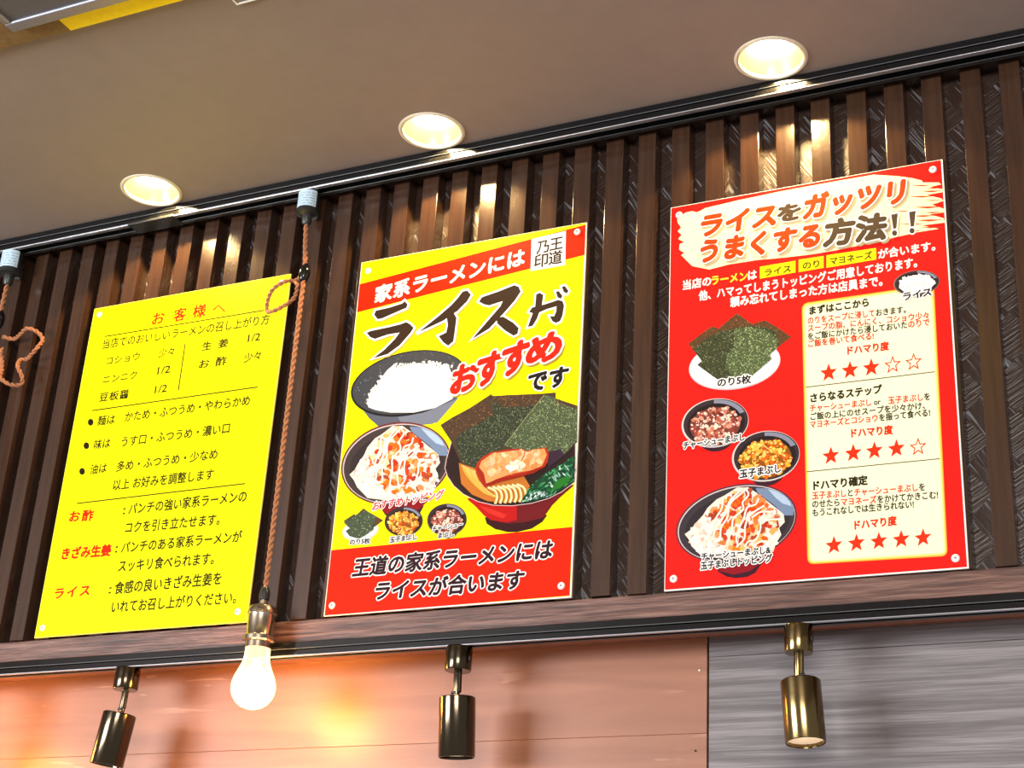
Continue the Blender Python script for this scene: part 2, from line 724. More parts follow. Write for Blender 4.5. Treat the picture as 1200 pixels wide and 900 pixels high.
    def build(self, name, parent):
        me = bpy.data.meshes.new(name)
        me.from_pydata(self.v, [], self.f)
        at_ = me.color_attributes.new('ink', 'FLOAT_COLOR', 'CORNER')
        i = 0
        cache = {}
        for p, c in zip(me.polygons, self.c):
            if c not in cache:
                q = lin(c)
                cache[c] = (q[0] * 0.80, q[1] * 0.80, q[2] * 0.80, 1)
            for _ in range(p.loop_total):
                at_.data[i].color = cache[c]
                i += 1
        me.materials.append(M_PRINT)
        # all ink faces look out of the wall
        bm = bmesh.new()
        bm.from_mesh(me)
        bm.normal_update()
        flip = [f for f in bm.faces if f.normal.y > 0]
        bmesh.ops.reverse_faces(bm, faces=flip)
        bm.to_mesh(me)
        bm.free()
        o = bpy.data.objects.new(name, me)
        COL.objects.link(o)
        o.parent = parent
        o.matrix_parent_inverse = Matrix.Translation(-parent.location)
        return o


def jit(c, a=14):
    k = random.uniform(-a, a)
    return tuple(max(0, min(255, int(v + k + random.uniform(-a / 3, a / 3)))) for v in c)


# ================================================================== STRUCTURE
X0, X1 = -1.30, 1.75
# ceiling with three round holes for the downlights
DOWN_PX = [(177.5, 223.0), (506.0, 153.5), (903.5, 68.5)]
DOWN_C = [on_z(px, py, CEIL_Z) for px, py in DOWN_PX]
HOLE_R = 0.040
cu = bpy.data.curves.new('ceiling', 'CURVE')
cu.dimensions = '2D'
cu.fill_mode = 'BOTH'


def add_loop(pts):
    sp = cu.splines.new('POLY')
    sp.points.add(len(pts) - 1)
    for q, p in zip(sp.points, pts):
        q.co = (p[0], p[1], 0, 1)
    sp.use_cyclic_u = True


add_loop([(-3.5, -4.2), (3.5, -4.2), (3.5, 0.05), (-3.5, 0.05)])
for c in DOWN_C:
    add_loop([(c.x + HOLE_R * math.cos(2 * math.pi * i / 48), c.y + HOLE_R * math.sin(2 * math.pi * i / 48)) for i in range(48)])
tmp = bpy.data.objects.new('ceiling', cu)
COL.objects.link(tmp)
bpy.context.view_layer.update()
me = bpy.data.meshes.new_from_object(tmp.evaluated_get(bpy.context.evaluated_depsgraph_get()))
bpy.data.objects.remove(tmp)
bm = bmesh.new()
bm.from_mesh(me)
bmesh.ops.remove_doubles(bm, verts=bm.verts[:], dist=1e-5)
ex = bmesh.ops.extrude_face_region(bm, geom=bm.faces[:])
for e in ex['geom']:
    if isinstance(e, bmesh.types.BMVert):
        e.co.z += 0.012
for v in bm.verts:
    v.co.z += CEIL_Z
bmesh.ops.recalc_face_normals(bm, faces=bm.faces[:])
structure(link('ceiling', bm, M_CEIL))

# slatted wall: combed backing board, header and battens
bm = bmesh.new()
box(bm, X0, X1, BATTEN_BACK, BATTEN_BACK + 0.02, TRIM_BOTTOM, CEIL_Z)
wall = structure(link('wall_back', bm, M_BACK))
bm = bmesh.new()
box(bm, X0, X1, 0.0075, BATTEN_BACK - 0.0003, BATTEN_TOP + 0.0006, CEIL_Z - 0.0004, 0.0008)
link('header_board', bm, M_BATTEN, wall)
PITCH = 0.057034 * S
START = -0.74948 * S
BW = 0.0300 * S
for i in range(-3, 37):
    x = START + PITCH * i
    jx = random.uniform(-0.0006, 0.0006)
    bm = bmesh.new()
    box(bm, x + jx, x + jx + BW * random.uniform(0.985, 1.015), BATTEN_FRONT, BATTEN_BACK - 0.0002,
        BATTEN_BOTTOM + random.uniform(0, 0.0012), BATTEN_TOP + random.uniform(-0.0012, 0), 0.0007)
    link('batten', bm, M_BATTEN, wall)

# wooden trim board below the battens
bm = bmesh.new()
box(bm, X0, X1, 0.0048, 0.040, TRIM_BOTTOM, TRIM_TOP, 0.0009)
structure(link('trim_1', bm, M_TRIM))
# soffit that carries the lower track
bm = bmesh.new()
box(bm, X0, X1, 0.0402, PANEL_Y + 0.02, TRIM_BOTTOM - 0.001, TRIM_BOTTOM + 0.015)
structure(link('trim_2', bm, M_STRIP))

# lower wall: red-brown strip, cherry panel and grey panel
seam = at(829.5, 810, PANEL_Y).x
strip_low = (at(0, 797, PANEL_Y).z + at(760, 751, PANEL_Y).z + at(1200, 726.7, PANEL_Y).z) / 3
bm = bmesh.new()
box(bm, X0, seam - 0.0012, PANEL_Y - 0.001, PANEL_Y + 0.012, strip_low, TRIM_BOTTOM - 0.0012, 0.0004)
box(bm, seam + 0.0012, X1, PANEL_Y - 0.001, PANEL_Y + 0.012, strip_low, TRIM_BOTTOM - 0.0012, 0.0004)
structure(link('trim_3', bm, M_STRIP))
bm = bmesh.new()
box(bm, X0, X1, PANEL_Y + 0.0125, PANEL_Y + 0.03, 1.0, TRIM_BOTTOM - 0.0012)
structure(link('wall_lower', bm, M_SLOT))
zb = at(640, 866, PANEL_Y).z
wl = thing('wall_panel', (0.0, PANEL_Y, 1.05), 'reddish-brown wood veneer wall panel below the slatted wall, lit orange by the bulb', 'wall panel')
bm = bmesh.new()
box(bm, X0, seam - 0.0012, PANEL_Y, PANEL_Y + 0.012, zb + 0.0001, strip_low - 0.0003, 0.0003)
link('board', bm, M_CHERRY, wl)
bm = bmesh.new()
box(bm, X0, seam - 0.0012, PANEL_Y + 0.0004, PANEL_Y + 0.012, 1.05, zb - 0.0001, 0.0003)
link('board', bm, M_CHERRY, wl)
for px, py in ((819.5, 785.5), (815, 880)):
    p = at(px, py, PANEL_Y)
    bm = bmesh.new()
    lathe(bm, p, (0, -1, 0), [(0.0012, -0.001), (0.0012, 0.0003), (0.0007, 0.0008), (0, 0.0009)], 14)
    link('nail_head', bm, M_SCREW if py < 800 else M_BRASS, wl, True)
zg = at(900, 766, PANEL_Y).z
wr = thing('wall_panel', (seam + 0.2, PANEL_Y, 1.05), 'weathered grey wood wall panel at the lower right, behind the brass spotlight', 'wall panel')
for z0, z1, dy in ((zg + 0.0002, strip_low - 0.0003, 0.0), (1.05, zg - 0.0002, 0.0003)):
    bm = bmesh.new()
    box(bm, seam + 0.0012, X1, PANEL_Y + dy, PANEL_Y + 0.012, z0, z1, 0.0005)
    link('board', bm, M_GREY, wr)


# ================================================================== LIGHTING TRACKS
def track(name, x0, x1, yf, yb, z0, z1, label, joints):
    t = thing(name, ((x0 + x1) / 2, (yf + yb) / 2, z1), label, 'lighting track')
    lip = (yb - yf) * 0.27
    bm = bmesh.new()
    h = z1 - z0
    box(bm, x0, x1, yf, yb, z0 + h * 0.35, z1, 0.0006)
    box(bm, x0, x1, yf, yf + 0.004, z0, z0 + h * 0.5, 0.0006)
    box(bm, x0, x1, yb - 0.004, yb, z0, z0 + h * 0.5, 0.0006)
    link('rail_body', bm, M_BLACK_GLOSS, t)
    bm = bmesh.new()
    box(bm, x0, x1, yf + 0.0003, yf + lip, z0 - 0.0012, z0 + 0.0006, 0.0005)
    link('front_lip', bm, M_RAIL_LIP, t)
    bm = bmesh.new()
    box(bm, x0, x1, yb - lip, yb - 0.0003, z0 - 0.0008, z0 + 0.0006, 0.0004)
    link('rear_lip', bm, M_BLACK, t)
    bm = bmesh.new()
    box(bm, x0, x1, yf - 0.0006, yf + 0.001, z0 + h * 0.47, z0 + h * 0.53, 0.0002)
    link('side_rib', bm, M_RIB, t)
    for jx0, jx1 in joints:
        bm = bmesh.new()
        box(bm, jx0, jx1, yf - 0.0009, yb + 0.0005, z0 - 0.0018, z0 + h * 0.12, 0.0006)
        link('joiner', bm, M_BLACK, t)
    return t


ja = at(150, 262, RAIL_FRONT).x
jb = at(203, 251, RAIL_FRONT).x
track('lighting_track', X0, X1, RAIL_FRONT, -0.0090, RAIL_BOTTOM, CEIL_Z - 0.0003,
      'black lighting track along the ceiling edge above the slatted wall', [(ja, jb)])
track('lighting_track', X0, X1, 0.0030, 0.0200, TRACK_BOTTOM, TRIM_BOTTOM - 0.0003,
      'black lighting track under the wooden trim carrying three brass spotlights', [])


# ================================================================== DOWNLIGHTS
def downlight(c, label):
    t = thing('downlight', (c.x, c.y, CEIL_Z), label, 'downlight', 'recessed ceiling downlights')
    bm = bmesh.new()
    lathe(bm, c, (0, 0, -1), [(HOLE_R - 0.0018, -0.004), (HOLE_R - 0.0018, 0.0014), (HOLE_R + 0.0008, 0.0022), (HOLE_R + 0.0032, 0.0012), (HOLE_R + 0.0036, 0.0001)], 56, False, False)
    link('trim_ring', bm, M_RING, t, True)
    bm = bmesh.new()
    lathe(bm, c, (0, 0, 1), [(HOLE_R - 0.0012, 0.001), (HOLE_R - 0.005, 0.012), (HOLE_R - 0.013, 0.026), (HOLE_R - 0.020, 0.034), (HOLE_R - 0.020, 0.044)], 56, False, True)
    link('reflector', bm, M_REFLECT, t, True)
    bm = bmesh.new()
    lathe(bm, c, (0, 0, 1), [(0, 0.0165), (0.010, 0.0168), (0.0165, 0.0182), (0.0190, 0.022), (0.0180, 0.030), (0.011, 0.040)], 40, False, True)
    link('lamp', bm, M_LAMP, t, True)
    d = bpy.data.lights.new('downlight_beam', 'SPOT')
    d.energy = 9.5
    d.color = (1.0, 0.66, 0.27)
    d.spot_size = math.radians(122)
    d.spot_blend = 0.12
    d.shadow_soft_size = 0.013
    lo = bpy.data.objects.new('downlight_beam', d)
    COL.objects.link(lo)
    lo.location = c + Vector((0, 0, 0.0142))
    lo.parent = t
    lo.matrix_parent_inverse = Matrix.Translation(-t.location)
    return t


downlight(DOWN_C[0], 'glowing recessed ceiling downlight above the plain yellow notice, leftmost of the three')
downlight(DOWN_C[1], 'glowing recessed ceiling downlight above the yellow poster with the ramen bowl')
downlight(DOWN_C[2], 'glowing recessed ceiling downlight above the red poster, rightmost of the three')


# ================================================================== SPOTLIGHTS
def spotlight(top, adapter_bot, stem_bot, head_top, head_bot, wa, ws, wh, tilt_y, label, twist, metal=None):
    metal = metal or M_BRASS
    y = TRACK_Y
    P = [at(p[0], p[1], y) for p in (top, adapter_bot, stem_bot, head_top, head_bot)]
    k = px_per_m(P[1])
    ra, rs, rh = wa / 2 / k, ws / 2 / k, wh / 2 / k
    zt = TRACK_BOTTOM - 0.0014
    a0 = Vector((P[0].x, y, zt))
    t = thing('spotlight', a0, label, 'spotlight', 'brass spotlights on the lower track')
    L = (zt - P[1].z)
    bm = bmesh.new()
    lathe(bm, a0, (0, 0, -1), [(ra * 0.97, 0), (ra, 0.0012), (ra, L - 0.0012), (ra * 0.96, L), (ra * 0.90, L)], 48)
    ad = link('adapter', bm, metal, t, True)
    bm = bmesh.new()
    box(bm, a0.x + ra * 0.80, a0.x + ra * 1.05, y - 0.004, y + 0.002, zt - L * 0.62, zt - L * 0.40, 0.0008)
    link('locking_lever', bm, M_BLACK, ad)
    # two-sided stem and pivot
    s0 = Vector((P[1].x, y, P[1].z))
    ht = P[3].copy()
    hb = P[4] + Vector((0, tilt_y, 0))
    s1 = Vector((P[2].x, y, P[2].z))
    ax = (hb - ht).normalized()
    d = (s1 - s0)
    bm = bmesh.new()
    lathe(bm, s0 + Vector((-rs * 0.25, 0, 0.001)), d, [(rs * 0.72, 0), (rs * 0.72, d.length * 0.96), (rs * 0.5, d.length + 0.003)], 24)
    link('stem', bm, metal, t, True)
    bm = bmesh.new()
    lathe(bm, s0 + Vector((rs * 0.55, -0.001, 0.001)), d, [(rs * 0.42, 0), (rs * 0.42, d.length * 0.86), (rs * 0.3, d.length * 0.88)], 20)
    link('stem', bm, metal, t, True)
    bm = bmesh.new()
    lathe(bm, s0 + d * 0.86 + Vector((rs * twist - 0.003, -rs * 0.55, 0)), (1, 0, 0), [(rs * 0.34, 0), (rs * 0.34, 0.006)], 18)
    link('pivot_screw', bm, M_BLACK, t, True)
    H = (hb - ht).length
    bm = bmesh.new()
    lathe(bm, ht, ax, [(0, 0), (rh * 0.94, 0), (rh, 0.0012), (rh, H - 0.0006), (rh * 0.985, H), (rh * 0.93, H), (rh * 0.92, H - 0.0015), (rh * 0.90, H - 0.010)], 64, False, False)
    hd = link('head', bm, metal, t, True)
    bm = bmesh.new()
    lathe(bm, ht, ax, [(rh * 0.905, H - 0.004), (rh * 0.80, H - 0.013), (rh * 0.66, H - 0.022), (rh * 0.62, H - 0.026)], 48, False, False)
    link('reflector', bm, M_SPOT_REFLECT, hd, True)
    bm = bmesh.new()
    lathe(bm, ht, ax, [(0, H - 0.0125), (rh * 0.40, H - 0.013), (rh * 0.60, H - 0.0165), (rh * 0.66, H - 0.026)], 40, False, True)
    link('lamp', bm, M_SPOT_LAMP, hd, True)
    return t


spotlight((151.4, 778), (147.9, 808.5), (143.3, 835), (140.6, 836.5), (124.5, 897), 29, 9.6, 38.8, 0.0,
          'dark brass track spotlight tilted to the left, below the plain yellow notice', -0.3)
spotlight((539, 753), (537, 786.5), (536, 816.5), (536, 817), (532.2, 887), 31.5, 11, 42.6, 0.006,
          'dark brass track spotlight hanging straight down below the yellow ramen poster', -0.6)
spotlight((935.4, 729.5), (936.2, 765.5), (936.5, 796), (938, 798), (945.5, 871.5), 33.5, 12.5, 46.8, -0.004,
          'golden brass track spotlight with lit mouth in front of the grey wood panel', 0.7, M_BRASS_GOLD)


# ================================================================== PENDANT LAMPS
def pendant(ad_px, grip_px, loop_px, cap_px, label, ball_px=None):
    """ad_px: middle of the adapter; grip_px: the cord grip; loop_px: the slack loop; cap_px: top of the cord cap"""
    y = PENDANT_Y
    A = at(ad_px[0], ad_px[1], y)
    k = px_per_m(A)
    zt = RAIL_BOTTOM - 0.0022
    x = A.x
    t = thing('pendant_lamp', (x, y, zt), label, 'pendant lamp', 'bare-bulb pendant lamps')
    ra = 12.6 / k
    hA = 27.5 / k
    bm = bmesh.new()
    lathe(bm, (x, y, zt), (0, 0, -1), [(ra * 0.96, 0), (ra, 0.001), (ra, hA * 0.88), (ra * 1.04, hA * 0.9), (ra * 1.04, hA), (ra * 0.75, hA + 0.001),
                                      (ra * 0.50, hA + 0.003), (ra * 0.45, hA + 11 / k), (ra * 0.30, hA + 14 / k)], 44)
    ad = link('adapter', bm, M_BLACK, t, True)
    # paper label wrapped round the front of the adapter
    bm = bmesh.new()
    r = ra + 0.0003

    def band(r, a0, a1, z0, z1, n=18):
        prev = None
        for i in range(n + 1):
            a = math.radians(a0 + (a1 - a0) * i / n)
            p = Vector((x + r * math.cos(a), y + r * math.sin(a), 0))
            v0 = bm.verts.new((p.x, p.y, z0))
            v1 = bm.verts.new((p.x, p.y, z1))
            if prev:
                bm.faces.new((prev[0], v0, v1, prev[1]))
            prev = (v0, v1)
    band(r, 204, 346, zt - hA * 0.80, zt - hA * 0.02)
    sticker = link('sticker', bm, M_LABEL, ad, True)
    bm = bmesh.new()
    for q in range(5):
        zz = zt - hA * (0.16 + 0.13 * q)
        a = 212
        while a < 335:
            ln = random.uniform(8, 30)
            band(r + 0.0001, a, min(a + ln, 338), zz - 0.0009, zz, 4)
            a += ln + random.uniform(4, 10)
    link('small_print', bm, M_LABEL_INK, sticker)
    # cord
    zn = zt - hA - 13 / k
    G = at(grip_px[0], grip_px[1], y)
    C = at(cap_px[0], cap_px[1], y)
    hr, sr, pt = 1.35 / k, 1.75 / k, 16.0 / k
    gh = 13 / k
    bm = bmesh.new()
    twisted(bm, [(x, y, zn + 0.003), (x * 0.6 + G.x * 0.4, y, zn * 0.6 + G.z * 0.4), (G.x, y, G.z + gh * 0.5)], hr, sr, pt)
    twisted(bm, [(G.x, y, G.z - gh * 0.5), (G.x * 0.6 + C.x * 0.4 , y, G.z * 0.6 + C.z * 0.4), (C.x, y, C.z - 0.004)], hr, sr, pt)
    link('cord', bm, M_CORD, t, True)
    pts = []
    for i, (px, py) in enumerate(loop_px):
        p = at(px, py, y)
        p.y = y + 0.006 * math.sin(i * 1.7) + 0.002
        pts.append(p)
    bm = bmesh.new()
    twisted(bm, smooth_path(pts, 10), hr * 0.85, sr * 0.85, pt * 0.8)
    link('cord_loop', bm, M_CORD, t, True)
    bm = bmesh.new()
    prof = []
    for i in range(13):
        s_ = -1 + 2 * i / 12
        prof.append((max(1e-7, 6.4 / k * math.sqrt(max(0, 1 - s_ * s_)) ** 1.1) if 0 < i < 12 else 1.2 / k, s_ * gh))
    lathe(bm, G, Vector((0.12, 0.0, 1)), prof, 28)
    link('cord_grip', bm, M_BLACK_GLOSS, t, True)
    # cap, socket and bulb, hanging under the cord
    kb = px_per_m(C) * 0.975
    u = 1.0 / kb
    bm = bmesh.new()
    lathe(bm, C, (0, 0, -1), [(3.4 * u, 0), (4.4 * u, 1.2 * u), (5.8 * u, 6.2 * u), (6.0 * u, 8 * u), (6.0 * u, 15.4 * u), (5.2 * u, 16 * u)], 32)
    link('cord_cap', bm, M_BLACK, t, True)
    bm = bmesh.new()
    lathe(bm, C, (0, 0, -1), [(4.4 * u, 15.5 * u), (4.4 * u, 21 * u), (9.5 * u, 21.6 * u), (14.5 * u, 24 * u), (16.6 * u, 28.5 * u), (16.9 * u, 32 * u), (15.8 * u, 33 * u), (15.6 * u, 34 * u),
                              (15.6 * u, 57 * u), (16.2 * u, 58 * u), (18.0 * u, 59 * u), (18.0 * u, 63.5 * u), (16.2 * u, 64.6 * u), (15.0 * u, 65.2 * u),
                              (15.0 * u, 71.5 * u), (14.6 * u, 72 * u)], 56)
    link('socket', bm, M_SOCKET, t, True)
    bm = bmesh.new()
    z0 = 72 * u
    prof = [(14.2, 0), (14.3, 6), (14.8, 12), (16.4, 18), (19.4, 25), (22.6, 32), (24.6, 39), (25.1, 44), (24.4, 50), (22.0, 56), (18.0, 61.5), (12.5, 65.6), (6.0, 67.8), (0, 68.4)]
    lathe(bm, C, (0, 0, -1), [(a * u, z0 + b * u) for a, b in prof], 56, False, False)
    bulb = link('bulb_glass', bm, M_BULB, t, True)
    bm = bmesh.new()
    prof = [(3.5, 12), (6, 18), (11.5, 26), (16.5, 33), (19.0, 40), (19.0, 46), (16.5, 53), (11, 58.5), (5, 61), (0, 61.5)]
    lathe(bm, C, (0, 0, -1), [(a * u, z0 + b * u) for a, b in prof], 40, True, False)
    link('glowing_core', bm, M_FILAMENT, bulb, True)
    d = bpy.data.lights.new('bulb_light', 'POINT')
    d.energy = 5.4
    d.color = (1.0, 0.47, 0.09)
    d.shadow_soft_size = 0.028
    lo = bpy.data.objects.new('bulb_light', d)
    COL.objects.link(lo)
    lo.location = Vector(C) - Vector((0, 0, z0 + 44 * u)) + Vector((0, 0, 0))
    lo.parent = t
    lo.matrix_parent_inverse = Matrix.Translation(-t.location)
    return t


pendant((362.5, 232), (356.8, 320.5),
        [(351, 324), (343, 325.5), (333, 330), (321, 341), (311, 352), (310, 362), (318, 366), (328, 362), (338, 350), (345, 342), (350, 335), (346, 329), (352, 326)],
        (311.3, 688), 'lit bare-bulb pendant on a twisted copper cord beside the yellow notice')
pendant((15.5, 301), (-1.5, 376),
        [(2, 394), (12, 394.5), (24, 391), (34, 386), (42, 388), (46.5, 396), (45, 408), (38, 415.5), (28, 418), (21, 421), (23, 431), (25, 441), (20, 448), (11, 450), (3, 444), (0, 432), (-2, 405)],
        (-51.5, 755), 'copper-corded pendant with a loose loop at the left edge, its bulb out of view')


# ================================================================== CEILING FITTINGS NEAR THE CAMERA
zc = CEIL_Z
a = on_z(18, 26, zc)
b_ = on_z(125, 0, zc)
e1 = on_z(60, 38, zc)
e2 = on_z(190, 0, zc)
dim_edge_x = on_z(82, 30, zc).x
fx0, fy1 = a.x, a.y
box_y1 = e1.y
ct = thing('ceiling_panel', (fx0 + 0.3, fy1 - 0.2, zc), 'dark grey framed panel with yellow border board on the ceiling, upper left corner', 'ceiling panel')
bm = bmesh.new()
box(bm, dim_edge_x + 0.0002, fx0 + 0.95, fy1 - 0.55, box_y1, zc - 0.006, zc - 0.0002, 0.001)
link('border_board', bm, M_YELLOW_BOARD, ct)
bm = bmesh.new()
box(bm, fx0 - 0.12, dim_edge_x - 0.0002, fy1 - 0.55, box_y1, zc - 0.006, zc - 0.0002, 0.001)
link('border_board', bm, M_YELLOW_BOARD_DIM, ct)  # left end of the same board, light falloff painted as a brown piece
bm = bmesh.new()
dz0, dz1 = zc - 0.016, zc - 0.0062
ry = 0.016
box(bm, fx0, fx0 + 0.80, fy1 - ry, fy1, dz0, dz1, 0.002)
box(bm, fx0, fx0 + 0.80, fy1 - 0.42, fy1 - 0.42 + ry, dz0, dz1, 0.002)
box(bm, fx0, fx0 + 0.010, fy1 - 0.42 + ry, fy1 - ry, dz0, dz1, 0.002)
box(bm, fx0 + 0.79, fx0 + 0.80, fy1 - 0.42 + ry, fy1 - ry, dz0, dz1, 0.002)
link('frame', bm, M_ALU, ct)
bm = bmesh.new()
box(bm, fx0 + 0.0102, fx0 + 0.7898, fy1 - 0.42 + ry + 0.0002, fy1 - ry - 0.0002, dz0 + 0.004, dz1, 0.0005)
link('panel', bm, M_DARK_PANEL, ct)

v0 = on_z(278, 4.0, zc)
v1 = on_z(304, -1.5, zc)
vw = v1.x - v0.x
t = thing('ceiling_vent', (v0.x + vw / 2, v0.y - vw / 2, zc), 'small white square fitting on the ceiling, cut off by the top edge', 'vent')
bm = bmesh.new()
q = 0.0022
box(bm, v0.x, v0.x + vw, v0.y - q, v0.y, zc - 0.003, zc - 0.0002, 0.0005)
box(bm, v0.x, v0.x + vw, v0.y - vw, v0.y - vw + q, zc - 0.003, zc - 0.0002, 0.0005)
box(bm, v0.x, v0.x + q, v0.y - vw + q, v0.y - q, zc - 0.003, zc - 0.0002, 0.0005)
box(bm, v0.x + vw - q, v0.x + vw, v0.y - vw + q, v0.y - q, zc - 0.003, zc - 0.0002, 0.0005)
link('rim', bm, M_WHITE, t)
bm = bmesh.new()
for i in range(4):
    yy = v0.y - q - (vw - 2 * q) * (i + 0.5) / 4
    box(bm, v0.x + q + 0.0002, v0.x + vw - q - 0.0002, yy - 0.0022, yy + 0.0022, zc - 0.002, zc - 0.0002, 0.0003)
link('grille', bm, M_CEIL, t)


# ================================================================== POSTERS
POSTER = [((-0.4498, 2.6065), (-0.1121, 2.1141)), ((0.0, 2.6040), (0.3276, 2.1138)), ((0.4394, 2.6032), (0.7693, 2.1127))]
BOARD_T = 0.0026


def poster(i, label, core, screws):
    (x0, z1), (x1, z0) = POSTER[i]
    bm = bmesh.new()
    box(bm, x0, x1, 0.0, BOARD_T, z0, z1, 0.0003)
    me_o = link('poster', bm, core)
    # base point at the middle of the lower edge
    c = Vector(((x0 + x1) / 2, 0, z0))
    for v in me_o.data.vertices:
        v.co -= c
    me_o.location = c
    bpy.context.view_layer.update()
    tag(me_o, label, 'poster')
    for s_ in screws:
        p = at(s_[0], s_[1], 0)
        p.y = -0.0006
        bm = bmesh.new()
        lathe(bm, p, (0, -1, 0), [(0.0044, -0.0004), (0.0044, 0.0006), (0.0038, 0.0014), (0.0026, 0.0019), (0.0012, 0.0020)], 28)
        sc = link('screw_cap', bm, M_SCREW, me_o, True)
        bm = bmesh.new()
        lathe(bm, p, (0, -1, 0), [(0.0013, 0.0018), (0.0013, 0.00215), (0, 0.00216)], 12)
        link('screw_recess', bm, M_RECESS, sc)
    return me_o


YEL = (255, 252, 0)
INK = (34, 27, 4)
RED = (248, 36, 4)
WHITE = (255, 253, 250)
BROWN = (56, 40, 29)
BLACK = (35, 26, 28)

# ---------------------------------------------------------------- 1: plain yellow notice
p1 = poster(0, 'plain yellow notice with black and red lettering, left end of the slatted wall', M_YELLOW_CORE,
            [(117, 369), (330.5, 331.5), (279, 717), (50.5, 736)])
IN = 0.0007
(x0, z1), (x1, z0) = POSTER[0]
pr = Print(-0.00005)
pr.raw([(x0 + IN, z0 + IN), (x1 - IN, z0 + IN), (x1 - IN, z1 - IN), (x0 + IN, z1 - IN)], [(0, 1, 2, 3)], YEL)
pr.build('yellow_print', p1)

pr = Print(-0.0001)
for ch, a, b in (('お', (177.6, 381.5), (191.3, 379)), ('客', (202.6, 377.5), (217, 374.6)), ('様', (225, 373), (240.2, 370.6))):
    pr.text(ch, a, b, 15.5, RED, 0.03)
pr.line([(250, 363.5), (256, 357.6), (263.5, 365.2)], 1.8, RED)
pr.build('heading_lettering', p1)

pr = Print(-0.0001)
RW = 1.3
for a, b in (((122.7, 394.4), (309.7, 363.6)), ((107.7, 481.2), (302, 453.5)), ((90, 590), (287.3, 566.7)), ((217, 402.8), (209, 457.4))):
    pr.line([a, b], RW, INK)
pr.build('ruled_lines', p1)

pr = Print(-0.0001)
T = [('当店でのおいしいラーメンの召し上がり方', (119.7, 409.2), (315, 379.6), 11.6, 0, 1),
     ('コショウ', (124, 428), (163, 422), 10, 0, 1), ('少々', (185.5, 419.3), (203.5, 416), 10.5, 0, 1),
     ('ニンニク', (119.7, 450), (159.7, 444), 10, 0, 1), ('1/2', (184, 439.8), (198.7, 437.5), 11.5, 0, 1),
     ('豆板醤', (115.8, 471), (149.8, 466.5), 10.5, 0.012, 1.12), ('1/2', (180.8, 462), (194.8, 459.8), 11.5, 0, 1),
     ('生姜', (236.4, 411.3), (266.8, 406.3), 10.5, 0.012, 2.1), ('1/2', (290, 401.7), (304.3, 399.4), 11.5, 0, 1),
     ('お酢', (232.8, 432.3), (264.8, 427.5), 10.8, 0.012, 2.0), ('少々', (285.4, 425.2), (305, 421), 11, 0, 1),
     ('麺は', (113.6, 499), (133.7, 496.6), 11.5, 0.006, 1), ('かため・ふつうめ・やわらかめ', (145.7, 494.6), (292, 474.9), 12, 0.008, 1),
     ('味は', (109.3, 527), (128.3, 524.4), 11.5, 0.006, 1), ('うす口・ふつうめ・濃い口', (141.7, 523.8), (268.3, 507.5), 12, 0.008, 1),
     ('油は', (105, 556.2), (124, 553.6), 11.5, 0.006, 1), ('多め・ふつうめ・少なめ', (136, 552.8), (254, 537.7), 12, 0.008, 1),
     ('以上 お好みを調整します', (131.7, 574.8), (249.3, 562), 12.5, 0.008, 1),
     ('：', (143.5, 603.6), (146, 603.2), 10, 0.008, 1), ('パンチの強い家系ラーメンの', (150, 603.2), (288, 588), 13, 0.01, 1),
     ('コクを引き立たせます。', (146.2, 625), (256.7, 615), 13, 0.01, 1),
     ('：', (134.5, 648.5), (137, 648), 10, 0.008, 1), ('パンチのある家系ラーメンが', (141.5, 648.5), (282.2, 635.2), 13, 0.01, 1),
     ('スッキリ食べられます。', (138, 670.5), (250, 661.3), 13.5, 0.01, 1),
     ('：', (127, 696.5), (129.5, 696), 10, 0.008, 1), ('食感の良いきざみ生姜を', (133.5, 696.5), (258.4, 684.8), 14, 0.01, 1),
     ('いれてお召し上がりください。', (130, 718.5), (276, 707), 13.5, 0.01, 1)]
for n_, (s_, a, b, h, bo, sp) in enumerate(T):
    if n_ in (10, 17):
        pr.build('body_lettering', p1)
        pr = Print(-0.0001)
    pr.text(s_, a, b, h, INK, max(bo, 0.008) + 0.014, sp)
pr.build('body_lettering', p1)
for cx, cy in ((106.2, 494.8), (101.2, 522.3), (96.2, 552.4)):
    pr = Print(-0.0001)
    pr.ellipse(cx, cy, 3.3, 4.0, INK)
    pr.build('bullet_point', p1)

pr = Print(-0.0001)
pr.text('お酢', (80.7, 611.8), (108.3, 610), 12.5, RED, 0.035, 1.3)
pr.build('red_lettering', p1)
pr = Print(-0.0001)
pr.text('きざみ生姜', (71.9, 655.8), (128.8, 651.2), 13, RED, 0.045, 1.0)
pr.build('red_lettering', p1)
pr = Print(-0.0001)
pr.text('ライス', (63.4, 702.3), (104, 697.8), 12.5, RED, 0.035, 1.25)
pr.build('red_lettering', p1)


# ---------------------------------------------------------------- food pictures
def speckle(pr, poly, cols, n, size, ang=None):
    """short strokes scattered inside a polygon (photo px)"""
    xs = [p[0] for p in poly]
    ys = [p[1] for p in poly]
    k = 0
    guard = 0
    while k < n and guard < n * 20:
        guard += 1
        x, y = random.uniform(min(xs), max(xs)), random.uniform(min(ys), max(ys))
        if not inside(x, y, poly):
            continue
        k += 1
        a = random.uniform(0, math.pi) if ang is None else ang + random.uniform(-0.35, 0.35)
        L = size * random.uniform(0.6, 1.6)
        w_ = size * random.uniform(0.25, 0.5)
        ca, sa = math.cos(a), math.sin(a)
        pts = [(x + ca * L + -sa * 0, y + sa * L), (x - sa * w_, y + ca * w_), (x - ca * L, y - sa * L), (x + sa * w_, y - ca * w_)]
        pr.poly(pts, jit(random.choice(cols), 16))


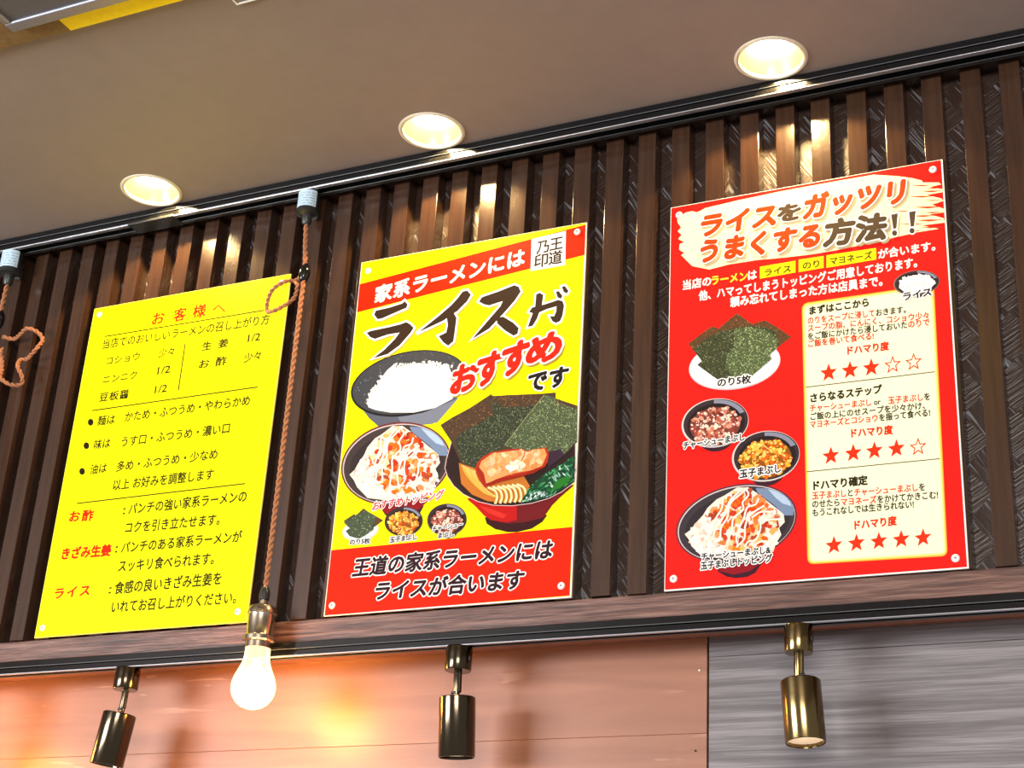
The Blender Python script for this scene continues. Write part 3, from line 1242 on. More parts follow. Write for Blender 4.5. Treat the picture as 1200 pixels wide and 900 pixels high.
def inside(x, y, poly):
    c = False
    j = len(poly) - 1
    for i in range(len(poly)):
        xi, yi = poly[i]
        xj, yj = poly[j]
        if (yi > y) != (yj > y) and x < (xj - xi) * (y - yi) / (yj - yi) + xi:
            c = not c
        j = i
    return c


def lumps(pr, poly, cols, n, size, hi=None):
    """rounded bits of food scattered inside a polygon"""
    xs = [p[0] for p in poly]
    ys = [p[1] for p in poly]
    k = guard = 0
    got = []
    while k < n and guard < n * 30:
        guard += 1
        x, y = random.uniform(min(xs), max(xs)), random.uniform(min(ys), max(ys))
        if inside(x, y, poly):
            got.append((x, y))
            k += 1
    for x, y in got:
        r = size * random.uniform(0.7, 1.3)
        a = random.uniform(0, 180)
        m_ = 6
        pts = []
        for i in range(m_):
            t_ = 2 * math.pi * i / m_ + random.uniform(-0.25, 0.25)
            rr = r * random.uniform(0.75, 1.15)
            px_, py_ = rr * math.cos(t_), rr * 0.72 * math.sin(t_)
            c_, s_ = math.cos(math.radians(a)), math.sin(math.radians(a))
            pts.append((x + px_ * c_ - py_ * s_, y + px_ * s_ + py_ * c_))
        col = jit(random.choice(cols), 14)
        pr.poly(pts, col)
        if hi and random.random() < 0.6:
            pr.ellipse(x - r * 0.15, y - r * 0.2, r * 0.45, r * 0.28, jit(hi, 10), rot=random.uniform(-40, 40), n=7)


def tf(zx, zy, ox, oy, k):
    return (ox + zx / k, oy + zy / k)


def topping_bowl(pr, T, k, rim, inner):
    """bowl of rice with orange topping and zigzags of mayonnaise; T maps drawing units to photo px, k px per unit"""
    def E(cx, cy, rx, ry, rot, n=52, a0=0, a1=360):
        c_, s_ = math.cos(math.radians(rot)), math.sin(math.radians(rot))
        out = []
        for i in range(n + (0 if a1 - a0 >= 360 else 1)):
            t_ = math.radians(a0 + (a1 - a0) * i / n)
            x, y = rx * math.cos(t_), ry * math.sin(t_)
            out.append(T(cx + x * c_ - y * s_, cy + x * s_ + y * c_))
        return out
    pr.poly([T(*p) for p in ((360, 720), (430, 830), (500, 868), (580, 882), (680, 870), (750, 835), (810, 750))], (66, 30, 44))
    pr.poly([T(*p) for p in ((300, 690), (440, 820), (560, 850), (700, 820), (900, 680))], (150, 26, 36))
    pr.poly(E(585, 400, 541, 336, -13.5), rim)
    pr.poly(E(585, 400, 526, 322, -13.5), (205, 190, 192))
    pr.poly(E(588, 402, 518, 314, -13.5), inner)
    pr.poly(E(595, 408, 470, 270, -13.5), tuple(int(v * 0.82) for v in inner))
    pr.poly([T(*p) for p in ((755, 88), (850, 92), (930, 112), (1010, 150), (1065, 205), (1092, 270), (1085, 330), (1000, 330), (930, 250), (850, 190), (770, 130))], (120, 140, 172))
    pr.poly([T(*p) for p in ((860, 98), (940, 122), (1010, 160), (1055, 210), (1070, 250), (990, 225), (930, 175))], (178, 200, 226))
    # rice mound
    rice = [(130, 495), (185, 455), (225, 400), (290, 330), (330, 265), (410, 190), (480, 155), (520, 130), (590, 85), (690, 85), (760, 130), (850, 200), (940, 270), (1000, 320),
            (1010, 390), (960, 440), (980, 500), (930, 580), (910, 650), (800, 690), (600, 712), (420, 705), (280, 690), (230, 640), (190, 600), (165, 540)]
    pr.poly([T(*p) for p in rice], (244, 226, 214))
    core = [(320, 360), (420, 240), (520, 150), (640, 100), (740, 130), (880, 230), (960, 330), (930, 450), (880, 560), (760, 640), (560, 650), (420, 610), (340, 480)]
    lumps(pr, [T(*p) for p in core], [(240, 122, 36), (226, 92, 24), (205, 62, 32), (246, 176, 92), (170, 72, 52), (248, 208, 160), (230, 140, 80)], 150, 36 / k)
    top = [(530, 180), (620, 130), (760, 140), (860, 260), (700, 280), (600, 300), (540, 270)]
    lumps(pr, [T(*p) for p in top], [(222, 70, 24), (240, 100, 20), (200, 50, 26)], 22, 30 / k)
    edge = [(150, 495), (330, 300), (360, 420), (430, 600), (600, 640), (780, 640), (880, 560), (960, 450), (985, 520), (900, 650), (600, 705), (290, 680), (190, 590)]
    lumps(pr, [T(*p) for p in edge], [(252, 244, 240), (240, 226, 220), (255, 250, 246), (228, 196, 178)], 130, 21 / k)
    right = [(850, 260), (990, 330), (990, 400), (900, 420), (860, 330)]
    lumps(pr, [T(*p) for p in right], [(252, 240, 226), (240, 210, 186), (210, 130, 100)], 18, 22 / k)
    for ln in (((690, 85), (600, 160), (540, 215), (500, 300), (440, 380), (400, 450), (375, 545)),
               ((640, 95), (545, 185), (520, 245), (505, 350), (450, 440), (440, 545), (390, 560)),
               ((670, 100), (692, 150), (640, 215), (645, 280), (560, 355), (545, 450), (505, 580)),
               ((780, 180), (752, 235), (680, 262), (650, 360), (620, 420), (585, 520), (600, 600)),
               ((830, 245), (740, 300), (690, 345), (660, 440), (655, 535), (585, 610)),
               ((1000, 365), (880, 368), (805, 395), (795, 455), (755, 545), (690, 560), (660, 610)),
               ((470, 165), (455, 270), (420, 330), (385, 400), (350, 480), (300, 560)),
               ((540, 180), (500, 260), (470, 340), (430, 420)), ((900, 300), (800, 300), (720, 350)), ((880, 560), (800, 560), (735, 600))):
        pts = [T(*p) for p in ln]
        sm = [(p.x, p.y) for p in smooth_path([Vector((q[0], q[1], 0)) for q in pts], 4)]
        pr.line(sm, 15 / k, (255, 244, 228))


def small_bowl(pr, cx, cy, rx, ry, rot, cols, n, size, hi, rim=(214, 205, 205), dim=0.6):
    pr.ellipse(cx + 1.2, cy + ry * 0.62, rx * 0.52, ry * 0.55, (62, 34, 44), rot)
    pr.ellipse(cx, cy, rx, ry, rim, rot)
    pr.ellipse(cx + rx * 0.02, cy - ry * 0.02, rx * 0.965, ry * 0.955, (58, 46, 50), rot)
    pr.ellipse(cx + rx * 0.03, cy + ry * 0.03, rx * 0.86, ry * 0.84, (40, 30, 34), rot)
    # shine on the far wall of the bowl
    pts = []
    c_, s_ = math.cos(math.radians(rot)), math.sin(math.radians(rot))
    for a0_, r_ in [(q, 0.95) for q in range(-85, -5, 10)] + [(q, 0.80) for q in range(-15, -86, -10)]:
        t_ = math.radians(a0_)
        x, y = rx * r_ * math.cos(t_), ry * r_ * math.sin(t_)
        pts.append((cx + x * c_ - y * s_, cy + x * s_ + y * c_))
    pr.poly(pts, (134, 138, 158))
    mound = []
    for q in range(0, 360, 20):
        t_ = math.radians(q)
        kx = 0.76
        ky = 0.72 if 180 < q < 360 else 0.80
        x, y = rx * kx * math.cos(t_), ry * ky * math.sin(t_)
        mound.append((cx + x * c_ - y * s_, cy + ry * 0.08 + x * s_ + y * c_))
    pr.poly(mound, tuple(int(v * dim) for v in cols[0]))
    lumps(pr, mound, cols, n, size, hi)


PORK = [(190, 104, 86), (222, 150, 128), (150, 62, 52), (246, 214, 196), (206, 124, 100), (128, 54, 46)]
EGG = [(238, 144, 34), (246, 184, 60), (214, 100, 26), (252, 210, 110), (232, 150, 50), (178, 82, 26)]
NORI_D = [(92, 104, 82), (112, 126, 92), (34, 38, 30), (142, 154, 112), (44, 50, 38)]
NORI_B = [(122, 84, 52), (88, 56, 40), (156, 112, 64), (52, 34, 28)]
NORI_L = [(142, 158, 112), (112, 130, 94), (170, 184, 134), (56, 70, 48), (188, 198, 150), (46, 58, 42)]

# ---------------------------------------------------------------- 2: yellow poster with ramen bowl
p2 = poster(1, 'yellow and red poster with a large ramen bowl, middle of the three posters', M_WHITE,
            [(431.8, 317.8), (676.8, 272.0), (389.6, 709.8), (658, 686.8)])
(x0, z1), (x1, z0) = POSTER[1]
pr = Print(-0.00005)
IN = 0.0010
pr.raw([(x0 + IN, z0 + IN * 1.6), (x1 - IN * 1.6, z0 + IN * 1.6), (x1 - IN * 1.6, z1 - IN * 0.6), (x0 + IN, z1 - IN * 0.6)], [(0, 1, 2, 3)], (255, 250, 0))


def clampx(pts):
    return pts


pr.poly([(421.4, 333.0), (686.4, 263.2), (685.3, 298.8), (418.4, 366.2)], RED)
pr.poly([(388.2, 644.8), (670.9, 617.4), (667.6, 698.0), (380.4, 721.4)], RED)
pr.build('background_print', p2)

pr = Print(-0.00016)
pr.text('家系ラーメンには', (439, 355.5), (613.9, 310.6), 20.5, WHITE, 0.035, 1.02)
pr.outlined([(624.5, 281.6), (661.5, 272.6), (660.8, 309.2), (623.4, 315.8)], WHITE, 1.6, WHITE)
for ch, a, b in (('乃', (628.6, 298.2), (643, 295.2)), ('王', (644.2, 294.6), (659, 291.6)), ('印', (626, 314.2), (641.6, 311.6)), ('道', (642.8, 311.0), (658.4, 308.2))):
    pr.text(ch, a, b, 16.4, (60, 48, 40), 0.028)
pr.build('heading_lettering', p2)

k2 = 300 / 70.0


def Z2(pts):
    return [(410 + a / 4.2857, 260 + b / 4.2857) for a, b in pts]


pr = Print(-0.00022)
brush = [
    [(122, 466), (130, 446), (200, 430), (262, 410), (276, 398), (290, 414), (284, 432), (250, 446), (160, 486), (138, 488)],
    [(84, 558), (104, 548), (190, 530), (255, 514), (283, 503), (303, 514), (320, 532), (306, 556), (250, 620), (190, 664), (116, 686), (170, 645), (225, 590), (250, 556), (190, 566), (126, 588), (104, 580)],
    [(544, 380), (566, 350), (590, 345), (608, 366), (588, 400), (540, 448), (470, 496), (342, 556), (440, 478), (510, 418)],
    [(486, 474), (500, 456), (522, 458), (536, 482), (526, 560), (520, 600), (494, 622), (470, 606), (446, 574), (484, 556), (492, 520)],
    [(648, 400), (664, 378), (740, 352), (826, 318), (848, 326), (858, 350), (828, 396), (770, 462), (700, 536), (612, 590), (690, 500), (756, 424), (768, 398), (700, 420), (672, 414)],
    [(734, 482), (770, 476), (820, 506), (848, 534), (842, 562), (822, 572), (780, 546), (742, 512)],
]
for q in brush:
    pr.outlined(Z2([(a + 7, b + 7) for a, b in q]), (196, 160, 60), 1.6, (196, 160, 60))
for q in brush:
    pr.outlined(Z2(q), None, 2.3, WHITE)
for q in brush:
    pr.poly(Z2(q), BROWN)
ga = [
    [(900, 452), (916, 430), (980, 414), (1046, 392), (1068, 398), (1076, 420), (1068, 470), (1056, 498), (1036, 508), (1018, 500), (1004, 474), (1026, 474), (1036, 450), (1038, 424), (990, 438), (930, 464)],
    [(936, 364), (954, 356), (972, 368), (964, 420), (940, 486), (918, 522), (894, 528), (906, 492), (930, 430)],
    [(1034, 350), (1050, 348), (1068, 372), (1060, 386), (1044, 380)],
    [(1064, 326), (1080, 322), (1098, 346), (1090, 360), (1074, 352)],
]
for q in ga:
    pr.outlined(Z2(q), None, 2.2, WHITE)
for q in ga:
    pr.poly(Z2(q), BROWN)
OS = [('お', (527.5, 464), (556.5, 456.5), 35), ('す', (556.5, 455.5), (585.5, 447.5), 40), ('す', (586, 444), (618, 434.5), 40), ('め', (617, 430.5), (655, 421), 36)]
for ch, a, b, h in OS:
    pr.text(ch, (a[0] + 1.6, a[1] + 1.6), (b[0] + 1.6, b[1] + 1.6), h, (196, 160, 60), 0.10)
for ch, a, b, h in OS:
    pr.text(ch, a, b, h, (240, 36, 18), 0.052, outline=0.055, ocol=WHITE, shear=0.10)
pr.text('です', (618.4, 460.8), (664.3, 452.5), 24, BLACK, 0.045, outline=0.06, ocol=WHITE, shear=0.08)
pr.build('slogan_lettering', p2)


def Z4(pts):
    return [(390 + a / 4.0, 390 + b / 4.0) for a, b in pts]


pr = Print(-0.00012)
# rice bowl
pr.poly(Z4([(120, 335), (170, 400), (220, 444), (300, 446), (420, 432), (470, 426), (540, 350), (600, 290), (480, 330), (300, 350)]), (92, 96, 112))
pr.poly(Z4([(300, 385), (420, 378), (560, 320), (590, 305), (490, 420), (420, 432), (330, 440)]), (122, 128, 146))
pr.ellipse(390 + 356 / 4, 390 + 237 / 4, 277 / 4, 148 / 4, (34, 34, 38), -13)
pr.ellipse(390 + 357 / 4, 390 + 234 / 4, 270 / 4, 140 / 4, (70, 71, 76), -13)
speck = [(390 + (357 + 262 * math.cos(t) * 0.974 + 132 * math.sin(t) * 0.225) / 4, 390 + (234 - 262 * math.cos(t) * 0.225 + 132 * math.sin(t) * 0.974) / 4) for t in [2 * math.pi * i / 40 for i in range(40)]]
speckle(pr, speck, [(120, 122, 130), (52, 52, 56), (160, 162, 170), (90, 92, 98)], 260, 1.0)
rice = [(160, 330), (175, 285), (200, 260), (225, 215), (255, 175), (285, 150), (300, 165), (330, 152), (400, 142), (470, 146), (500, 165), (525, 150), (545, 160), (565, 210), (590, 250), (560, 310),
        (480, 352), (380, 374), (270, 374), (200, 362), (168, 350)]
pr.poly(Z4(rice), (250, 249, 246))
lumps(pr, Z4([(200, 260), (290, 170), (500, 165), (560, 230), (540, 310), (380, 360), (220, 350)]), [(255, 255, 254), (250, 248, 242), (244, 240, 230), (255, 254, 250)], 120, 2.6)
lumps(pr, Z4([(165, 325), (300, 155), (320, 160), (200, 345)]), [(255, 255, 255), (244, 242, 238)], 40, 1.8)
lumps(pr, Z4([(150, 330), (180, 262), (225, 205), (290, 148), (300, 175), (240, 225), (200, 275), (180, 335)]), [(255, 255, 255), (238, 238, 236), (214, 214, 214)], 60, 1.7)
lumps(pr, Z4([(290, 145), (480, 132), (560, 150), (560, 175), (480, 160), (310, 172)]), [(255, 255, 255), (236, 236, 234), (216, 216, 216)], 60, 1.8)
lumps(pr, Z4([(220, 330), (560, 280), (540, 320), (380, 372), (200, 362)]), [(232, 230, 226), (246, 244, 240), (224, 222, 222)], 70, 1.6)
lumps(pr, Z4([(330, 265), (380, 240), (390, 270), (260, 310), (220, 300)]), [(246, 234, 214), (250, 242, 226)], 16, 2.0)
pr.build('rice_bowl_picture', p2)

# topping bowl: same picture as on the red poster, mapped through three matching points
pr = Print(-0.00035)


def T2(x, y):
    # drawing units of the red poster -> zoom units of this poster (affine)
    u = 1.0495 * x + 0.128 * y - 75
    v = 0.009 * x + 1.199 * y + 15.4
    return (395 + u / 8.571, 485 + v / 8.571)


topping_bowl(pr, T2, 8.0, (112, 48, 44), (70, 58, 58))
pr.build('topping_rice_picture', p2)

# ramen bowl
pr = Print(-0.0005)


def Zr(pts):      # zoom of the upper part, 7.0588 px per px
    return [(515 + a / 7.0588, 450 + b / 7.0588) for a, b in pts]


def Zs(pts):      # zoom of the lower part
    return [(515 + a / 7.0588, 530 + b / 7.0588) for a, b in pts]


pr.poly(Zs([(375, 540), (390, 590), (460, 635), (560, 660), (640, 660), (760, 632), (850, 575), (890, 520), (800, 500), (500, 500)]), (58, 22, 26))
pr.poly(Zs([(225, 385), (300, 450), (370, 525), (420, 560), (560, 590), (700, 580), (860, 540), (930, 440), (1000, 370), (1115, 270), (1000, 280), (700, 350), (400, 340)]), (112, 26, 32))
pr.poly(Zs([(225, 385), (300, 450), (370, 525), (430, 560), (560, 580), (640, 560), (640, 440), (480, 430), (300, 370)]), (186, 24, 24))
pr.poly(Zs([(330, 440), (400, 500), (520, 548), (560, 520), (430, 470)]), (216, 48, 40))
bowl_in = Zs([(60, 60), (48, 130), (70, 200), (120, 275), (200, 345), (320, 405), (450, 436), (600, 440), (760, 420), (900, 380), (1010, 325), (1115, 245), (1122, 100), (1122, -80), (100, -80)])
pr.outlined(bowl_in, (52, 34, 34), 0.8, (226, 196, 194))
pr.poly(Zs([(75, 60), (66, 130), (90, 200), (140, 268), (220, 332), (330, 388), (455, 420), (600, 424), (760, 404), (890, 366), (1000, 312), (1105, 235), (1112, 100), (1110, -60), (110, -60)]), (46, 32, 30))
pr.poly(Zs([(160, 90), (180, 260), (270, 350), (400, 405), (560, 418), (700, 400), (760, 300), (700, 200), (400, 100)]), (196, 116, 44))
# nori sheets
s1 = Zr([(8, 340), (100, 280), (250, 200), (425, 85), (445, 100), (560, 92), (740, 85), (860, 80), (960, 70), (960, 120), (1142, 180), (1138, 480), (1000, 620), (880, 640), (300, 700), (180, 660), (100, 480)])
pr.poly(s1, (78, 60, 46))
speckle(pr, Zr([(8, 340), (250, 200), (425, 90), (440, 260), (190, 400), (120, 470)]), NORI_B, 190, 1.0)
speckle(pr, Zr([(440, 100), (860, 84), (760, 240), (520, 220), (440, 200)]), NORI_B, 170, 1.0)
s2 = Zr([(130, 470), (200, 390), (440, 260), (440, 130), (520, 190), (720, 190), (800, 160), (540, 510), (480, 560), (330, 620), (300, 700), (190, 650)])
pr.poly(s2, (56, 62, 48))
speckle(pr, s2, NORI_D, 1000, 0.9)
s3 = Zr([(540, 510), (870, 90), (950, 110), (970, 140), (1142, 210), (1136, 470), (1060, 560), (900, 660), (860, 600), (700, 560)])
pr.poly(s3, (78, 90, 64))
speckle(pr, s3, NORI_L, 1150, 0.9)
speckle(pr, Zr([(960, 120), (1140, 180), (1138, 215), (970, 160)]), NORI_B, 40, 1.0)
pr.line(Zr([(540, 508), (700, 300), (868, 92)]), 0.8, (150, 150, 104))
pr.poly(Zr([(900, 560), (1000, 540), (1040, 590), (900, 690)]), (58, 40, 56))
# noodles
for i in range(9):
    x = 185 + i * 14
    a = Zs([(x, 110 + i * 6), (x + 40, 190 + i * 8), (x + 110, 270 + i * 8), (x + 190, 340 + i * 5)])
    pr.line([(q.x, q.y) for q in smooth_path([Vector((p[0], p[1], 0)) for p in a], 4)], 1.9, jit((240, 176, 78), 18))
    pr.line([(q.x + .5, q.y - .5) for q in smooth_path([Vector((p[0], p[1], 0)) for p in a], 4)], 0.7, jit((255, 222, 150), 12))
for i in range(7):
    x = 400 + i * 40
    a = Zs([(x, 290 - i * 4), (x + 60, 320 - i * 4), (x + 78, 370), (x + 62, 428 - i * 3)])
    sp_ = [(q.x, q.y) for q in smooth_path([Vector((p[0], p[1], 0)) for p in a], 5)]
    pr.line(sp_, 3.6, (206, 128, 40))
    pr.line(sp_, 2.7, jit((250, 214, 140), 10))
    pr.line([(q[0] + .3, q[1] - .3) for q in sp_], 1.0, (255, 240, 206))
# spinach
sp_poly = Zs([(680, 420), (740, 300), (880, 170), (1000, 110), (1115, 30), (1112, 240), (1000, 320), (900, 372), (780, 405)])
pr.poly(sp_poly, (24, 66, 44))
speckle(pr, sp_poly, [(44, 120, 66), (20, 84, 52), (84, 160, 104), (16, 56, 40)], 130, 3.0, -0.7)
speckle(pr, Zs([(690, 410), (760, 320), (900, 330), (900, 370)]), [(206, 226, 232), (150, 190, 190), (235, 244, 248), (30, 80, 80)], 46, 1.7, -0.8)
speckle(pr, Zs([(880, 180), (1080, 90), (1090, 200), (930, 300)]), [(170, 210, 200), (50, 130, 80), (200, 226, 226)], 26, 2.2, 0.9)
pr.poly(Zs([(920, 320), (980, 230), (1075, 190), (1080, 240), (1000, 300)]), (40, 116, 40))
# pork slice
pork = Zr([(300, 690), (318, 650), (360, 605), (430, 565), (560, 545), (690, 535), (712, 555), (800, 540), (880, 525), (908, 570), (900, 640), (870, 690), (780, 740), (640, 780), (500, 815), (375, 860), (330, 800), (305, 740)])
pr.poly(pork, (176, 50, 26))
pr.poly(Zr([(330, 690), (350, 640), (440, 575), (690, 545), (715, 562), (870, 535), (890, 590), (850, 680), (760, 715), (600, 745), (470, 790), (390, 830), (370, 740)]), (236, 158, 96))
lumps(pr, Zr([(380, 660), (460, 590), (690, 560), (860, 560), (830, 670), (620, 720), (440, 780)]), [(242, 186, 130), (238, 164, 100), (248, 206, 164), (232, 146, 86), (244, 190, 140)], 90, 4.6)
lumps(pr, Zr([(560, 700), (600, 640), (700, 620), (700, 700), (600, 720)]), [(255, 240, 226), (255, 226, 200)], 12, 4.0)
pr.line(Zr([(712, 556), (700, 600), (680, 640)]), 1.2, (196, 80, 44))
pr.line(Zr([(390, 835), (520, 790), (700, 755), (860, 690)]), 2.6, (150, 34, 20))
pr.line(Zr([(318, 690), (352, 760), (378, 830)]), 3.0, (160, 40, 30))
pr.build('ramen_bowl_picture', p2)


def Zt(pts):
    return [(395 + a / 7.5, 575 + b / 7.5) for a, b in pts]


pr = Print(-0.0002)
pr.ellipse(395 + 205 / 7.5, 575 + 350 / 7.5, 160 / 7.5, 92 / 7.5, (206, 206, 196), -10)
pr.ellipse(395 + 205 / 7.5, 575 + 345 / 7.5, 152 / 7.5, 84 / 7.5, (250, 250, 250), -10)
nb = Zt([(52, 270), (150, 205), (165, 218), (232, 155), (280, 190), (405, 260), (330, 320), (300, 300)])
pr.poly(nb, (92, 68, 44))
speckle(pr, nb, NORI_B, 60, 0.9)
nd = Zt([(60, 280), (160, 215), (240, 175), (300, 200), (340, 240), (320, 345), (240, 400), (190, 425), (110, 400), (75, 355), (110, 330)])
pr.poly(nd, (74, 86, 66))
speckle(pr, nd, NORI_D + NORI_L, 170, 0.9)
pr.build('seaweed_picture', p2)

pr = Print(-0.0006)
small_bowl(pr, 395 + 585 / 7.5, 575 + 270 / 7.5, 22.4, 17.2, -6, EGG, 120, 2.6, (255, 220, 140), rim=(70, 46, 40))
pr.build('egg_topping_picture', p2)
pr = Print(-0.0006)
small_bowl(pr, 395 + 965 / 7.5, 575 + 255 / 7.5, 23.2, 18.8, -6, PORK, 130, 2.4, (250, 226, 214), rim=(90, 66, 60))
pr.build('pork_topping_picture', p2)

pr = Print(-0.0011)
pr.text('おすすめトッピング', (436, 598.6), (518.5, 584.5), 10.5, (226, 40, 60), 0.03, shear=0.15, outline=0.09, ocol=WHITE)
pr.build('caption_lettering', p2)
pr = Print(-0.0011)
pr.text('のり5枚', (410, 638.6), (433.3, 636.8), 6.2, BLACK, 0.034, outline=0.13, ocol=WHITE)
pr.build('caption_lettering', p2)
pr = Print(-0.0011)
pr.text('玉子まぶし', (456.5, 636.3), (488.3, 632.2), 6.6, BLACK, 0.034, outline=0.13, ocol=WHITE)
pr.build('caption_lettering', p2)
pr = Print(-0.0011)
pr.text('チャーシュー', (506.5, 623.6), (542, 617.5), 6.6, BLACK, 0.034, outline=0.13, ocol=WHITE)
pr.text('まぶし', (513.6, 631), (532.2, 629), 6.4, BLACK, 0.034, outline=0.13, ocol=WHITE)
pr.build('caption_lettering', p2)

pr = Print(-0.00016)
pr.text('王道の家系ラーメンには', (412.6, 676.2), (645.6, 654.4), 20.5, (52, 24, 34), 0.036, 1.0, outline=0.062, ocol=WHITE, shear=0.12)
pr.text('ライスが合います', (438.5, 703.6), (611.5, 690.0), 20.5, (52, 24, 34), 0.036, 1.0, outline=0.062, ocol=WHITE, shear=0.12)
pr.build('footer_lettering', p2)

# ---------------------------------------------------------------- 3: red poster
p3 = poster(2, 'red poster with cream star-rating panel and food pictures, right of the three posters', M_WHITE,
            [(796, 252.3), (1093.5, 199), (789.6, 678.6), (1120, 654.4)])
(x0, z1), (x1, z0) = POSTER[2]
pr = Print(-0.00005)
pr.raw([(x0 + 0.0008, z0 + 0.0016), (x1 - 0.0018, z0 + 0.0016), (x1 - 0.0018, z1 - 0.0008), (x0 + 0.0008, z1 - 0.0008)], [(0, 1, 2, 3)], (246, 30, 24))
CREAM = (255, 250, 196)


def Z3(pts):
    return [(780 + a / 3.5294, 190 + b / 3.5294) for a, b in pts]


patch = [(50, 250), (48, 236), (62, 222), (85, 208), (110, 203), (130, 208), (165, 190), (300, 158), (480, 120), (700, 80), (860, 52), (960, 58), (1020, 66), (1060, 76), (1064, 84), (1130, 84), (1140, 92), (1090, 104),
         (1150, 112), (1146, 124), (1080, 136), (1140, 150), (1150, 160), (1100, 176), (1160, 196), (1150, 208), (1090, 216), (1150, 232), (1155, 250), (1060, 262), (1130, 276), (1040, 290), (930, 316), (800, 345),
         (700, 366), (600, 382), (480, 396), (370, 406), (260, 424), (180, 444), (110, 430), (64, 384), (78, 376), (56, 362), (58, 340), (76, 330), (52, 318), (66, 300), (50, 286), (64, 270)]
pr.poly(Z3(patch), CREAM)
for y_, xa, xb, w_ in ((96, 1010, 1110, 4), (120, 1050, 1150, 5), (142, 1000, 1120, 5), (158, 1060, 1150, 3), (186, 1020, 1150, 6), (202, 940, 1030, 3), (208, 1060, 1150, 4), (222, 1010, 1120, 5), (240, 1030, 1150, 6), (256, 960, 1080, 4), (270, 1050, 1140, 4), (284, 990, 1060, 4), (108, 1070, 1140, 3)):
    sl = -0.02
    pr.poly(Z3([(xa, y_), ((xa + xb) / 2, y_ - w_ / 2 - 6 * 0), (xb, y_ + (xb - xa) * sl), ((xa + xb) / 2, y_ + w_)]), (240, 60, 30))


def rounded(c, r=6, n=5):
    """quad with rounded corners, photo px"""
    out = []
    for i in range(4):
        p = Vector(c[i])
        a = (Vector(c[i - 1]) - p).normalized()
        b = (Vector(c[(i + 1) % 4]) - p).normalized()
        for k in range(n + 1):
            t_ = k / n
            q = p + a * r * (1 - t_) ** 2 + b * r * t_ ** 2
            out.append((q.x, q.y))
    return out


panel = [(939.5, 355.5), (1094.5, 333), (1110.6, 651.6), (946.2, 661.4)]
pr.poly(rounded(panel, 8), (250, 176, 62))
cx_ = sum(p[0] for p in panel) / 4
cy_ = sum(p[1] for p in panel) / 4


def shrink(q, dx, dy):
    return [(p[0] + (dx if p[0] < cx_ else -dx), p[1] + (dy if p[1] < cy_ else -dy)) for p in q]


pr.poly(rounded(shrink(panel, 1.3, 1.3), 7), (255, 222, 110))
pr.poly(rounded(shrink(panel, 2.8, 2.8), 6), (255, 246, 176))
pr.poly(rounded(shrink(panel, 4.4, 4.4), 6), (255, 253, 214))
for q in ([(890.5, 312.6), (932.2, 305.6), (932.2, 319.2), (890.5, 326.6)], [(935.9, 304.3), (965.1, 300), (965.1, 313.8), (935.9, 318.9)], [(968.5, 299.2), (1026.5, 290.6), (1027.0, 304), (968.5, 313.8)]):
    pr.poly(q, (255, 240, 20))
pr.build('background_print', p3)

pr = Print(-0.0003)
OR = (238, 66, 18)
DK = (82, 66, 48)
TT = [('ライス', (821, 278.4), (907.8, 264.6), 27.5, OR), ('を', (911.5, 261.4), (936.5, 257.2), 21, DK), ('ガッツリ', (942, 258.2), (1058, 238.5), 30, OR),
      ('うまくする', (820.5, 309), (959.2, 289.2), 28, OR), ('方法', (966, 289.6), (1037, 280.5), 31, DK)]
for s_, a, b, h, c_ in TT:
    pr.text(s_, (a[0] + 2.2, a[1] + 2.2), (b[0] + 2.2, b[1] + 2.2), h, (206, 180, 140), 0.10, shear=0.12)
for s_, a, b, h, c_ in TT:
    pr.text(s_, a, b, h, c_, 0.058, shear=0.12, outline=0.05, ocol=(255, 252, 246))
for q in ([(1044.6, 252.0), (1052.4, 250.6), (1050.8, 268.2), (1047.0, 269.0)], [(1065.2, 248.4), (1073.2, 247.0), (1071.2, 265.0), (1067.2, 265.8)]):
    pr.outlined(q, DK, 1.6, (255, 252, 246))
for c_ in ((1048.6, 273.8), (1068.8, 270.4)):
    pr.ellipse(c_[0], c_[1], 4.6, 4.8, (255, 252, 246), n=14)
    pr.ellipse(c_[0], c_[1], 3.1, 3.3, DK, n=14)
pr.build('heading_lettering', p3)

pr = Print(-0.0003)
WT = (255, 246, 240)
pr.text('当店の', (800.4, 340), (833, 334.6), 11.6, WT, 0.035)
pr.text('ラーメン', (834, 334.4), (875.8, 328.9), 11.6, (255, 228, 60), 0.035)
pr.text('は', (877, 328.6), (886.6, 326.8), 11.6, WT, 0.035)
pr.text('ライス', (896.4, 324.0), (926.8, 318.8), 9.4, (70, 50, 10), 0.025)
pr.text('のり', (941, 316.0), (960, 312.9), 9.4, (70, 50, 10), 0.025)
pr.text('マヨネーズ', (973, 310.8), (1022, 303.2), 9.6, (70, 50, 10), 0.025)
pr.text('が合います。', (1029.6, 303.4), (1096, 293.4), 11.6, WT, 0.035)
pr.text('他、ハマってしまうトッピングご用意しております。', (819, 352.6), (1074.7, 313), 11.8, WT, 0.035)
pr.text('頼み忘れてしまった方は店員まで。', (856, 360), (1034, 334.8), 12.0, WT, 0.035)
pr.build('intro_lettering', p3)

pr = Print(-0.00032)
small_bowl(pr, 1074, 331.5, 27, 14.5, -6, [(255, 255, 252), (250, 246, 238), (244, 238, 226)], 90, 2.6, (255, 255, 255), rim=(120, 110, 104), dim=0.97)
pr.text('ライス', (1059, 353), (1091.7, 346.6), 10.0, BLACK, 0.036, outline=0.13, ocol=WHITE)
pr.build('rice_bowl_picture', p3)

pr = Print(-0.0003)
D2 = (44, 38, 14)
R2 = (240, 52, 22)


